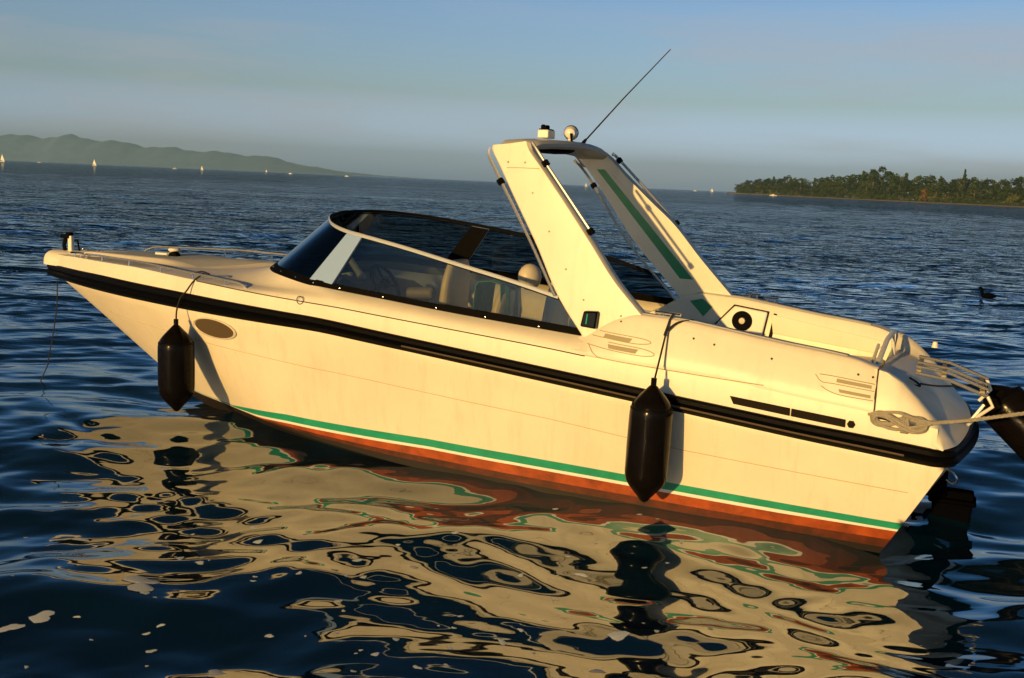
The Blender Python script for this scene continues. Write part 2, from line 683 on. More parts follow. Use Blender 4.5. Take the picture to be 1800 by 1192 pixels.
GT = [(0, .37), (.1, .353), (.373, .308), (.476, .277), (.596, .215), (.689, .165), (.77, .09), (.83, .028), (.9, .018)]
GB = [(0, .298), (.1, .281), (.376, .239), (.481, .212), (.6, .152), (.70, .097), (.764, .045), (.82, .012), (.9, .012)]
WB = [(0, .275), (.098, .248), (.378, .216), (.481, .19), (.6, .13), (.70, .075), (.772, .02), (.82, .006), (.9, .006)]


def hull():
    mb = MB()
    n = 130
    S_ = [i / n for i in range(n + 1)]
    KEEL = [(0, -.5), (3, -.5), (5, -.48), (6.0, -.45), (6.6, -.32), (7.2, -.02), (7.45, .135)]
    for sgn in (1, -1):
        f = (lambda p: Vector(p)) if sgn > 0 else mir
        keel = [f((HC(s).x, 0, sm(KEEL, HC(s).x) if s < .99 else .135)) for s in S_]

        def row(vf):
            return [f(HS(s, vf(s))) for s in S_]
        g = lambda T, floor: (lambda s: max(floor, itp(s, T)))
        r_c = row(lambda s: 0)
        r_w = row(g(WB, .006))
        r_g = row(g(GB, .012))
        r_t = row(g(GT, .018))
        ups = [row((lambda k: (lambda s: itp(s, GT) * (1 - k) + k if itp(s, GT) > .018 else .018 * (1 - k) + k))(k / 10)) for k in range(11)]
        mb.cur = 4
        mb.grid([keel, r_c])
        mb.cur = 1
        r_m = row(lambda s: max(.003, itp(s, WB) * .62))
        r_k = row(lambda s: max(.002, min(itp(s, WB) * .35, .075)))
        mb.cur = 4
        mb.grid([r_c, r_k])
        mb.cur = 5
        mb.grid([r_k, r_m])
        mb.cur = 1
        mb.grid([r_m, r_w])
        mb.cur = 2
        mb.grid([r_w, r_g])
        mb.cur = 3
        mb.grid([r_g, r_t])
        mb.cur = 0
        mb.grid([r_t] + ups[1:])
        # flange hidden behind the rub rail up to its top edge
        top = [f((-.26 + 9.58 * s, hbm(-.26 + 9.58 * s, 1.27, L=9.36), sm(ZRT, -.26 + 9.58 * s) - .02)) for s in S_]
        mb.grid([ups[-1], top])
    # transom
    mb.cur = 0
    prof = [HS(0, v) for v in [0, .28, .31, .37, .5, .7, .85, 1]]
    ys = [1, .8, .5, .2, 0, -.2, -.5, -.8, -1]
    rows = []
    for p in prof:
        rows.append([Vector((p.x - .12 * (1 - abs(t) ** 3) * max(0, p.z) / .67, p.y * t, p.z)) for t in ys])
    mb.grid(rows)
    bot = [Vector((0, 1.12 * t, -.06 - .44 * (1 - abs(t)))) for t in ys]
    mb.grid([rows[0], bot])
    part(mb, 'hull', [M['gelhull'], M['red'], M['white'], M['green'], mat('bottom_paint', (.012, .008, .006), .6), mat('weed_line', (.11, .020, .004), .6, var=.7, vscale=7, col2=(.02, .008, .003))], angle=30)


hull()
# faint moulded knuckle line
KN = [(0.0, .70), (.195, .66), (.25, .664), (.32, .68), (.58, .672), (.754, .697), (.93, .74)]


def knuckle(mb, sgn):
    pts = []
    for i in range(90):
        s = 0.012 + i / 89 * .92
        v = itp(s, KN)
        p = HS(s, v) + hull_n(s, v) * .0005
        pts.append(p if sgn > 0 else mir(p))
    mb.tube(pts, .0035, 5)


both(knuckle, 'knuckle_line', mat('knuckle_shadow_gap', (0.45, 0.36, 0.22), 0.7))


# rub rail: black rubber extrusion swept round the sheer and the transom
def rail_path():
    pts = []
    for i in range(120):
        x = 9.36 - i / 119 * 9.62
        y = hbm(x, 1.3, L=9.38)
        pts.append((x, y, sm(ZRT, x, .2), max(.115, sm(ZRT, x, .2) - sm(ZRB, x, .2))))
    for t in np.linspace(0, 1, 12)[1:]:
        a = t * math.pi / 2
        pts.append((-.26 - .15 * math.sin(a), 1.3 - .15 * (1 - math.cos(a)), .80 - .008 * t, .12))
    for y in np.linspace(1.13, 0, 10)[1:]:
        pts.append((-.41 - .13 * (1 - (y / 1.15) ** 2), y, .79, .12))
    return pts


def rub_rail():
    RP = rail_path()
    port = [Vector((a, b, c)) for a, b, c, d in RP]
    hs = [d for a, b, c, d in RP]
    full = port + [mir(p) for p in reversed(port[:-1])]
    hh = hs + list(reversed(hs[:-1]))
    sect = [(-.03, 0), (.012, 0), (.03, -.12), (.03, -.36), (.018, -.44), (.045, -.52), (.06, -.62), (.05, -.74), (.03, -.82), (.03, -.97), (.0, -1.04), (-.05, -1.04)]
    rows = []
    for i, p in enumerate(full):
        a = full[max(0, i - 1)]
        b = full[min(len(full) - 1, i + 1)]
        t = (b - a)
        t.z = 0
        t.normalize()
        nrm = Vector((t.y, -t.x, 0))
        if nrm.dot(Vector((p.x - 3, p.y * 3, 0))) < 0:
            nrm = -nrm
        rows.append([p + nrm * sx + Vector((0, 0, sz * hh[i])) for sx, sz in sect])
    mb = MB()
    mb.grid(rows)
    part(mb, 'rub_rail', M['rubber'], angle=35)
    # bright insert along the bead from midships aft
    mb = MB()
    for sgn in (1, -1):
        pts = []
        for i in range(50):
            x = 3.9 - i / 49 * 4.0
            z = sm(ZRT, x, .2) - .60 * max(.11, sm(ZRT, x, .2) - sm(ZRB, x, .2))
            pts.append((x, sgn * (hbm(x) + .058), z))
        mb.tube(pts, .008, 6)
    part(mb, 'rail_insert', mat('bronze_insert', (0.35, 0.26, 0.16), 0.3, metal=0.8))


rub_rail()


# ------------------------------------------------------------------ deck
def Bp(x):
    return Vector((x, hbm(x, 1.275, L=9.36), sm(ZS, x, .15)))


def Ap(x):
    return Vector((x, hbm(x, 1.285, L=9.40), sm(ZRT, x, .2) - .008))


WS_BASE = [(2.35, 1.12, 1.31), (3.0, 1.13, 1.355), (3.62, 1.13, 1.40), (4.2, 1.12, 1.45), (4.78, 1.09, 1.495), (5.06, 1.05, 1.52),
           (5.4, .93, 1.56), (5.68, .72, 1.575), (5.9, .40, 1.58), (5.98, 0, 1.57)]
WS_TOP = [(2.62, 1.08, 1.60), (3.05, 1.08, 1.70), (3.55, 1.07, 1.80), (4.05, 1.05, 1.90), (4.49, 1.02, 1.975), (4.68, .97, 2.0),
          (4.87, .87, 2.03), (5.05, .70, 2.06), (5.25, .40, 2.10), (5.38, 0, 2.13)]
WS_TOP_S = [(5.38, 0, 2.13), (5.38, -.33, 2.135), (5.28, -.62, 2.135), (5.08, -.85, 2.115), (4.76, -.98, 2.08), (4.42, -1.03, 2.04),
            (3.95, -1.05, 1.98), (3.45, -1.06, 1.90), (2.95, -1.07, 1.80), (2.42, -1.08, 1.66)]


def stb(p):
    """starboard twin of a windscreen point"""
    return Vector((p[0] - .17 * p[1], -p[1], p[2] + .05 * p[1]))


NWS = 60
wb_p = spl(WS_BASE, NWS)
wt_p = spl(WS_TOP, NWS)
WB_ALL = wb_p + [stb(p) for p in reversed(wb_p[:-1])]
WT_ALL = wt_p + spl(WS_TOP_S, NWS)[1:]


def deck():
    # forward of the arch: band above the rail, then side deck / foredeck up to the windscreen base and centre line
    mb = MB()
    n = 110
    for sgn in (1, -1):
        mb.cur = 0
        f = (lambda p: Vector(p)) if sgn > 0 else mir
        xs = [-.30 + (9.36 + .30) * (i / 139) for i in range(140)]
        mb.grid([[f(Ap(x)) for x in xs], [f((Ap(x) + Bp(x)) / 2 + Vector((0, .006, 0))) for x in xs], [f(Bp(x)) for x in xs]])
        rows = []
        nb = 70
        base = [wb_p[i] if sgn > 0 else stb(wb_p[i]) for i in range(NWS)]
        outer = []
        inner = []
        for i, b in enumerate(base):
            # outer x runs ahead of the base so that the fairing fans out forward
            u = i / (NWS - 1)
            x = 2.30 + (7.2 - 2.30) * (u ** 1.12)
            outer.append(f(Bp(x)))
            inner.append(Vector(b))
        K = 12
        for k in range(K + 1):
            t = k / K
            row = []
            for i in range(NWS):
                o, q = outer[i], inner[i]
                p = o.lerp(q, t)
                d = (q - o).length
                u = i / (NWS - 1)
                flat = min(1, max(0, (u - .5) / .3))
                # side deck stays low, fairing climbs close to the glass
                zz = o.z + (q.z - o.z) * ((t ** (.5 if t > 0 else 1)) * (1 - flat) + flat * (max(0, (t - .45) / .55) ** 1.6 * .92 + .08 * t))
                p.z = zz
                row.append(p)
            rows.append(row)
        mb.cur = 0
        mb.grid(rows)
        # foredeck ahead of the fairing
        fair = [Vector(r[-1]) for r in rows]
        rows = []
        TF = [0, .05, .10, .15, .2, .26, .33, .36, .40, .43, .47, .52, .6, .7, .8, .9, 1]
        for k in range(len(TF)):
            t = TF[k]
            row = []
            for i in range(60):
                w = (i / 59) ** 1.3
                xo = 7.2 + (9.34 - 7.2) * w
                o = f(Bp(xo))
                xi = 5.98 + (9.30 - 5.98) * w
                q = Vector((xi, 0, 0))
                p = o.lerp(q, t)
                zc = 1.57 + (1.50 - 1.57) * w
                # low raised centre panel
                e = max(0, min(1, (t - .33) / .10))
                e = e * e * (3 - 2 * e)
                e2 = max(0, min(1, (w) / .10)) * (1 - max(0, min(1, (w - .72) / .2)))
                zf = o.z + (zc - o.z) * (t ** .8) * .55 + .045 * e * e2 + (zc - o.z) * .45 * t * (1 - e2)
                za = float(np.interp(t, [q_ / 12 for q_ in range(13)], [v_.z for v_ in fair]))
                bl = min(1, w / .28)
                bl = bl * bl * (3 - 2 * bl)
                p.z = za * (1 - bl) + zf * bl
                row.append(p)
            rows.append(row)
        for k in range(len(TF) - 1):
            tm = (TF[k] + TF[k + 1]) / 2
            grey = (.05 < tm < .33) or tm > .47
            mb.cur = 1 if grey else 0
            if not grey:
                mb.grid([rows[k], rows[k + 1]])
            else:
                mb.cur = 0
                mb.grid([rows[k][:9], rows[k + 1][:9]])
                mb.cur = 1
                mb.grid([rows[k][8:44], rows[k + 1][8:44]])
                mb.cur = 0
                mb.grid([rows[k][43:], rows[k + 1][43:]])
    part(mb, 'foredeck', [M['gel'], M['greydeck']], angle=50)


deck()


def seam_line(mb, sgn):
    pts = []
    for i in range(70):
        x = 6.3 - i / 69 * 4.0
        p = Bp(x) + Vector((0, .002, -.004))
        pts.append(p if sgn > 0 else mir(p))
    mb.tube(pts, .005, 5)


both(seam_line, 'deck_seam', M['seam'])

# ------------------------------------------------------------------ side mouldings aft of the arch, coamings, stern deck
TP = [(0.0, 1.30), (.14, 1.30), (.27, 1.35), (.49, 1.38), (.79, 1.41), (1.53, 1.51), (1.95, 1.53), (2.15, 1.46), (2.35, 1.325), (2.5, 1.27)]


def Tz(x):
    return sm(TP, x, .06)


def coaming(mb, sgn):
    f = (lambda p: Vector(p)) if sgn > 0 else mir
    xs = [.13 + i / 59 * (2.42 - .13) for i in range(60)]
    rows = [[], [], [], [], [], [], [], [], [], [], [], []]
    for x in xs:
        b = Bp(x)
        led = min(1, max(0, (2.3 - x) / .25)) * .022
        z1, zt = b.z, Tz(x)
        hgt = zt - z1
        off = [(b.y - .03, z1 + .0), (b.y + led, z1 + .004), (b.y + led + .003, z1 + .03), (b.y - .02 + led, z1 + .3 * hgt), (b.y - .055 + led * .5, z1 + .6 * hgt),
               (1.185, zt - .05), (1.165, zt - .012), (1.14, zt), (1.08, zt - .002), (.97, zt - .012), (.955, zt - .03), (.94, 1.02)]
        for r, (y, z) in zip(rows, off):
            r.append(f((x, y, z)))
    mb.grid(rows)
    # forward end cap
    mb.add([r[-1] for r in rows], [tuple(range(len(rows)))])


for sgn in (1, -1):
    mb = MB()
    coaming(mb, sgn)
    part(mb, 'side_coaming', M['gel'], angle=40)


# grey walking strip on top of each coaming
def coam_strip(mb, sgn):
    f = (lambda p: Vector(p)) if sgn > 0 else mir
    a, b = [], []
    for i in range(50):
        x = .35 + i / 49 * 1.62
        a.append(f((x, 1.125, Tz(x) + .004)))
        b.append(f((x, .985, Tz(x) - .006)))
    mb.grid([a, b])


both(coam_strip, 'nonslip_strip', M['greydeck'], solid=.006)


def stern_deck():
    mb = MB()
    # profile points (x, z) from coaming end to rail; y scale runs across the boat
    prof = [(.16, 1.300), (.06, 1.28), (-.05, 1.215), (-.16, 1.115), (-.25, 1.02), (-.32, .94), (-.37, .865), (-.40, .80)]
    rows = []
    nt_ = 49
    for k, (x, z) in enumerate(prof):
        row = []
        u = k / (len(prof) - 1)
        for i in range(nt_):
            t = -1 + 2 * i / (nt_ - 1)
            wid = 1.165 + .11 * u
            y = wid * t
            at = abs(t)
            dip = max(0, min(1, (.93 - at) / .12))
            dip = dip * dip * (3 - 2 * dip)
            dz = -.15 * dip * (1 - u) ** .7
            # corners tuck forward as seen from above
            cx = .05 * max(0, (at - .80) / .20) ** 2 * u
            bulge = -.13 * (1 - at ** 2) * u
            row.append(Vector((x + cx + bulge, y, z + dz)))
        rows.append(row)
    mb.grid(rows)
    # side walls from the end of the coamings down to the rail corner
    for sgn in (1, -1):
        idx = -1 if sgn > 0 else 0
        edge = [r[idx] for r in rows]
        low = []
        for k, p in enumerate(edge):
            u = k / (len(edge) - 1)
            xx = .13 - .46 * u
            low.append(Vector((xx + .03 * u, sgn * (1.285 - .03 * u), sm(ZRT, xx, .2) - .01)))
        mid = [a.lerp(b, .5) + Vector((-.012, sgn * .030, 0)) for a, b in zip(edge, low)]
        m1 = [a.lerp(b, .22) + Vector((-.01, sgn * .022, 0)) for a, b in zip(edge, low)]
        m2 = [a.lerp(b, .78) + Vector((-.01, sgn * .022, 0)) for a, b in zip(edge, low)]
        mb.grid([edge, m1, mid, m2, low])
    part(mb, 'stern_deck', M['gel'], angle=60)


stern_deck()
# vertical joint between coaming and stern moulding
mb = MB()
mb.tube([(.13, 1.17, 1.30), (.13, 1.215, 1.2), (.13, 1.262, 1.12), (.13, 1.295, 1.02)], .006, 6)
part(mb, 'stern_joint', M['seam'])


def cockpit():
    mb = MB()
    mb.box((2.8, 0, .62), (4.2, 1.9, .06))
    part(mb, 'cockpit_floor', M['liner'])
    for sgn in (1, -1):
        mb = MB()
        rows = [[], [], []]
        for i in range(50):
            x = .2 + i / 49 * 5.2
            yb = itp(x, [(0, .95), (4.4, 1.03), (5.4, .70)])
            zt = itp(x, [(0, 1.0), (1.9, 1.2), (2.35, 1.29), (3.0, 1.33), (4.2, 1.43), (5.4, 1.53)])
            rows[0].append((x, sgn * (yb + .02), zt))
            rows[1].append((x, sgn * (yb - .03), zt - .10))
            rows[2].append((x, sgn * (yb - .06), .72))
        mb.grid(rows)
        part(mb, 'side_lining', M['liner'], solid=.02)
    # dashboard: padded console rising to the windscreen
    mb = MB()
    sec = [(4.82, .75), (4.82, 1.25), (4.86, 1.36), (4.98, 1.43), (5.3, 1.48), (5.75, 1.50), (5.8, 1.0)]
    rows = []
    for i in range(15):
        t = -1 + 2 * i / 14
        rows.append([(x - .18 * t * t * (x > 5.5), t * (.96 if x < 5.2 else .60), z - .02 * abs(t)) for x, z in sec])
    mb.grid(rows)
    d = part(mb, 'dashboard', M['dash'])
    # helm console pod and instruments
    mb = MB()
    mb.box((4.92, .40, 1.47), (.22, .56, .14), Matrix.Rotation(math.radians(-22), 3, 'Y'))
    pod = mb.build('instrument_pod', M['dash'], d, bevel=.02, org=BO)
    # steering wheel
    st = MB()
    c = Vector((4.62, .42, 1.50))
    ax = Vector((-.85, 0, .53)).normalized()
    u = Vector((0, 1, 0))
    w = ax.cross(u)
    pts = [c + (u * math.cos(a) + w * math.sin(a)) * .19 for a in np.linspace(0, 2 * math.pi, 37)]
    st.tube(pts, .017, 8, caps=False)
    for a in (0.3, 2.84, 4.71):
        st.tube([c, c + (u * math.cos(a) + w * math.sin(a)) * .19], .012, 6)
    st.lathe(c - ax * .02, ax, [(0, 0), (0, .05), (.05, .045), (.06, 0)], 16)
    st.tube([c, c - ax * .18], .03, 8)
    part(st, 'steering_wheel', M['black'])
    # pale support tube and its lever block seen behind the near pane
    mb = MB()
    mb.tube([(5.10, .45, 1.83), (4.88, .45, 1.57)], .032, 12)
    mb.lathe((4.88, .45, 1.57), (-.22, 0, -.26), [(-.02, .037), (.04, .042), (.06, .03)], 12)
    part(mb, 'support_tube', M['beige'])
    mb = MB()
    mb.box((4.98, .50, 1.50), (.10, .05, .17), Matrix.Rotation(math.radians(12), 3, 'Y'))
    mb.box((5.07, .50, 1.47), (.03, .05, .10))
    part(mb, 'throttle_lever', M['lampwhite'], bevel=.01)
    # seats
    for (cx, cy, zt) in ((3.42, .48, 1.56), (3.30, -.50, 1.60), (4.42, -.50, 1.70)):
        s = MB()
        s.box((cx + .28, cy, .93), (.56, .56, .15))
        se = part(s, 'seat_cushion', M['beige'], bevel=.05)
        s = MB()
        rows = []
        for k in range(10):
            t = k / 9
            z = .98 + (zt - .98) * t
            wd = .28 - .10 * max(0, (t - .6) / .4) ** 2
            th = .075 * (1 - .35 * t)
            xx = cx - .04 - .07 * t
            row = []
            for a in np.linspace(0, 2 * math.pi, 17)[:-1]:
                ca, sa = math.cos(a), math.sin(a)
                row.append((xx + th * abs(ca) ** .6 * (1 if ca > 0 else -1), cy + wd * abs(sa) ** .6 * (1 if sa > 0 else -1), z))
            rows.append(row)
        s.grid(rows, closed_v=True)
        s.add(rows[-1], [tuple(range(16))])
        part(s, 'seat_back', M['beige'], bevel=.02)
        s = MB()
        s.box((cx + .26, cy, .69), (.34, .30, .33))
        part(s, 'seat_pedestal', M['liner'], bevel=.02)
    # round headrest seen above the rim
    s = MB()
    rows = []
    for k in range(9):
        a = k / 8 * math.pi
        rows.append([(3.46 + .11 * math.cos(b) * math.sin(a), -.34 + .15 * math.sin(b) * math.sin(a), 1.60 - .13 * math.cos(a)) for b in np.linspace(0, 2 * math.pi, 21)[:-1]])
    s.grid(rows, closed_v=True)
    part(s, 'headrest', M['beige'])
    # glovebox handle bar on the near lining, bench, aft bulkhead
    s = MB()
    s.tube([(4.03, .55, 1.47), (4.30, .55, 1.45)], .055, 14)
    part(s, 'armrest', M['dash'], bevel=.02)
    s = MB()
    s.box((2.15, 0, .80), (.66, 1.7, .42))
    s.box((1.92, 0, 1.08), (.22, 1.7, .34))
    part(s, 'rear_bench', M['beige'], bevel=.05)
    # sunpad over the engine
    s = MB()
    s.box((.98, 0, 1.00), (1.56, 1.84, .16))
    part(s, 'sunpad', M['gel'], bevel=.05)
    s = MB()
    s.box((1.0, 0, .88), (1.66, 1.88, .10))
    part(s, 'engine_hatch', M['gel'], bevel=.01)


cockpit()


# inner moulding of the starboard coaming: recessed panels, speaker, dark slot
def inner_details():
    y = -.94
    s = MB()
    s.prism([(1.21, y + .004, 1.20), (1.24, y + .004, 1.38), (.20, y + .004, 1.22), (.30, y + .004, 1.11)], (0, .012, 0))
    part(s, 'locker_panel', M['gel'], bevel=.004)
    s = MB()
    s.prism([(1.82, y + .003, 1.175), (1.59, y + .003, 1.442), (1.262, y + .003, 1.403), (1.30, y + .003, 1.145)], (0, .012, 0))
    part(s, 'speaker_recess', M['brown'])
    s = MB()
    s.prism([(1.80, y + .004, 1.18), (1.58, y + .004, 1.43), (1.27, y + .004, 1.395), (1.31, y + .004, 1.15)], (0, .035, 0))
    sp = part(s, 'speaker_panel', M['white'], bevel=.012)
    c = Vector((1.50, y + .04, 1.295))
    s = MB()
    s.lathe(c, (0, 1, 0), [(0, .095), (.012, .095), (.014, .075), (.004, .03), (.004, 0)], 28)
    q = s.build('speaker_cone', M['black'], sp, org=BO)
    s = MB()
    s.lathe(c, (0, 1, 0), [(.004, .032), (.02, .028), (.026, 0)], 16)
    s.build('dust_cap', M['beige'], sp, org=BO)
    s = MB()
    s.prism([(1.25, y + .005, 1.15), (1.215, y + .005, 1.39), (1.19, y + .005, 1.385), (1.22, y + .005, 1.15)], (0, .006, 0))
    part(s, 'locker_slot', M['brown'])
    s = MB()
    s.prism([(2.02, y + .005, 1.44), (1.90, y + .005, 1.47), (1.80, y + .005, 1.40), (1.88, y + .005, 1.30)], (0, .004, 0))  # green reflection on the coaming, painted as a flat patch
    part(s, 'coaming_reflection', M['dgreen'])


inner_details()

# ------------------------------------------------------------------ windscreen
def windscreen():
    N = len(WB_ALL)
    i0 = next(i for i in range(N) if WB_ALL[i].x > 4.9)
    i1 = next(i for i in range(N - 1, 0, -1) if WB_ALL[i].x > 4.78)
    for a, b, mm in ((0, i0, 'glass_side'), (i0, i1, 'glass'), (i1, N - 1, 'glass')):
        B_, T_ = WB_ALL[a:b + 1], WT_ALL[a:b + 1]
        part(MB().grid([B_, [p.lerp(q, .5) for p, q in zip(B_, T_)], T_]), 'windscreen_pane', M[mm], angle=60)
    # rim
    mb = MB()
    rows = []
    for i, p in enumerate(WT_ALL):
        a = WT_ALL[max(0, i - 1)]
        b = WT_ALL[min(N - 1, i + 1)]
        t = (b - a).normalized()
        n = Vector((t.y, -t.x, 0)).normalized()
        if n.dot(Vector((p.x - 4, p.y * 2, 0))) < 0:
            n = -n
        sc = [(-.010, -.015), (.010, -.017), (.013, .006), (.004, .015), (-.009, .012)]
        rows.append([p + n * q[0] + Vector((0, 0, q[1])) for q in sc])
    mb.grid([[r[0], r[1], r[2], r[3]] for r in rows])
    mb.cur = 1  # inner faces coloured black to stand in for their shade
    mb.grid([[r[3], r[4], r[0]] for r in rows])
    mb.add(rows[0], [(0, 1, 2, 3, 4)])
    mb.add(rows[-1], [(0, 1, 2, 3, 4)])
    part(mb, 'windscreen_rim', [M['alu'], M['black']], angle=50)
    # dark gasket below the rim
    mb = MB()
    mb.tube([p + Vector((0, 0, -.024)) for p in WT_ALL], .006, 5)
    part(mb, 'rim_gasket', M['rubber'])

    def outn(i):
        a = WB_ALL[max(0, i - 1)]
        b = WB_ALL[min(N - 1, i + 1)]
        u = (b - a).normalized()
        v = (WT_ALL[i] - WB_ALL[i]).normalized()
        n = u.cross(v).normalized()
        if n.dot(Vector((WB_ALL[i].x - 4, WB_ALL[i].y * 2, 0))) < 0:
            n = -n
        return n
    # base trim
    mb = MB()
    rows = [[], [], [], []]
    for i in range(N):
        n = outn(i)
        b = WB_ALL[i]
        hgt = (WT_ALL[i] - b)
        k = .045 / max(.1, hgt.z)
        if i < 14 or i > N - 15:
            k *= 1.25
        rows[0].append(b - hgt * .04 - n * .006)
        rows[1].append(b - hgt * .03 + n * .012)
        rows[2].append(b + hgt * k + n * .008)
        rows[3].append(b + hgt * k - n * .006)
    mb.grid(rows, closed_u=True)
    tr = part(mb, 'base_trim', mat('trim_vinyl', (.003, .003, .0035), .65, spec=.03), angle=50)
    for k in range(9):
        for side in (0, 1):
            i = int(4 + k * 5.4)
            if side:
                i = N - 1 - i
            n = outn(i)
            p = WB_ALL[i] + (WT_ALL[i] - WB_ALL[i]) * .03 + n * .010
            s = MB()
            s.lathe(p, n, [(0, .008), (.006, .007), (.009, 0)], 8)
            s.build('stud', M['steel'], tr, org=BO)
    # struts
    def at(allp, i, f):
        return allp[i].lerp(allp[i + 1], f)

    def nearx(arr, x, side):
        rng_ = range(NWS - 1) if side > 0 else range(N - 2, NWS, -1)
        best = min(rng_, key=lambda i: abs(arr[i].x - x) + abs(arr[i + 1].x - x))
        return best
    for side in (1, -1):
        xb = (5.06, 4.79) if side > 0 else (4.80, 4.55)
        xt = (4.68, 4.50) if side > 0 else (4.42, 4.22)
        mb = MB()
        A = []
        for (x0, x1) in ((xb[0], xt[0]), (xb[1], xt[1])):
            # interpolate exact positions on base and top curves
            def onc(arr, x):
                idx = range(NWS - 1) if side > 0 else range(NWS - 1, N - 1)
                for i in idx:
                    a, b = arr[i], arr[i + 1]
                    if (a.x - x) * (b.x - x) <= 0 and abs(a.x - b.x) > 1e-6:
                        return a.lerp(b, (x - a.x) / (b.x - a.x)), i
                return arr[nearx(arr, x, side)], nearx(arr, x, side)
            pb, i0 = onc(WB_ALL, x0)
            pt, i1 = onc(WT_ALL, x1)
            A.append((pb, pt, outn(i0)))
        (b0, t0, n0), (b1, t1, n1) = A
        n = (n0 + n1).normalized()
        d0 = (t0 - b0)
        d1 = (t1 - b1)
        poly = [b0 + d0 * .07, b1 + d1 * .07, t1 - d1 * .035, t0 - d0 * .035]
        mb.prism([p + n * .014 for p in poly], -n * .03)
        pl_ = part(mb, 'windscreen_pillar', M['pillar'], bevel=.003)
        mb = MB()
        mb.prism([p - n * .017 for p in poly], -n * .006)  # black sheet painted in for the pillar's shaded inner side
        mb.build('pillar_inner_shade', M['black'], pl_, org=BO)
    # trailing edge of the side panes
    for i in (0, N - 1):
        mb = MB()
        mb.tube([WB_ALL[i], WT_ALL[i]], .012, 6)
        part(mb, 'pane_edge', M['rubber'])


windscreen()

# ------------------------------------------------------------------ radar arch
LEG_P = dict(front=[(3.29, 2.80), (3.29, 2.75), (3.21, 2.62), (3.04, 2.34), (2.82, 1.985), (2.61, 1.61), (2.35, 1.285)],
             aft=[(2.96, 2.82), (2.925, 2.745), (2.80, 2.60), (2.575, 2.33), (2.34, 2.04), (2.12, 1.76), (1.86, 1.50)])
LEG_S = dict(front=[(3.28, 2.80), (3.26, 2.76), (3.13, 2.62), (2.88, 2.28), (2.65, 1.965), (2.40, 1.70), (2.12, 1.40)],
             aft=[(2.97, 2.83), (2.88, 2.76), (2.74, 2.62), (2.45, 2.36), (2.21, 2.15), (1.94, 1.84), (1.62, 1.50)])


def leg_y(z):
    return itp(z, [(1.25, 1.178), (1.5, 1.150), (2.8, 1.02)])


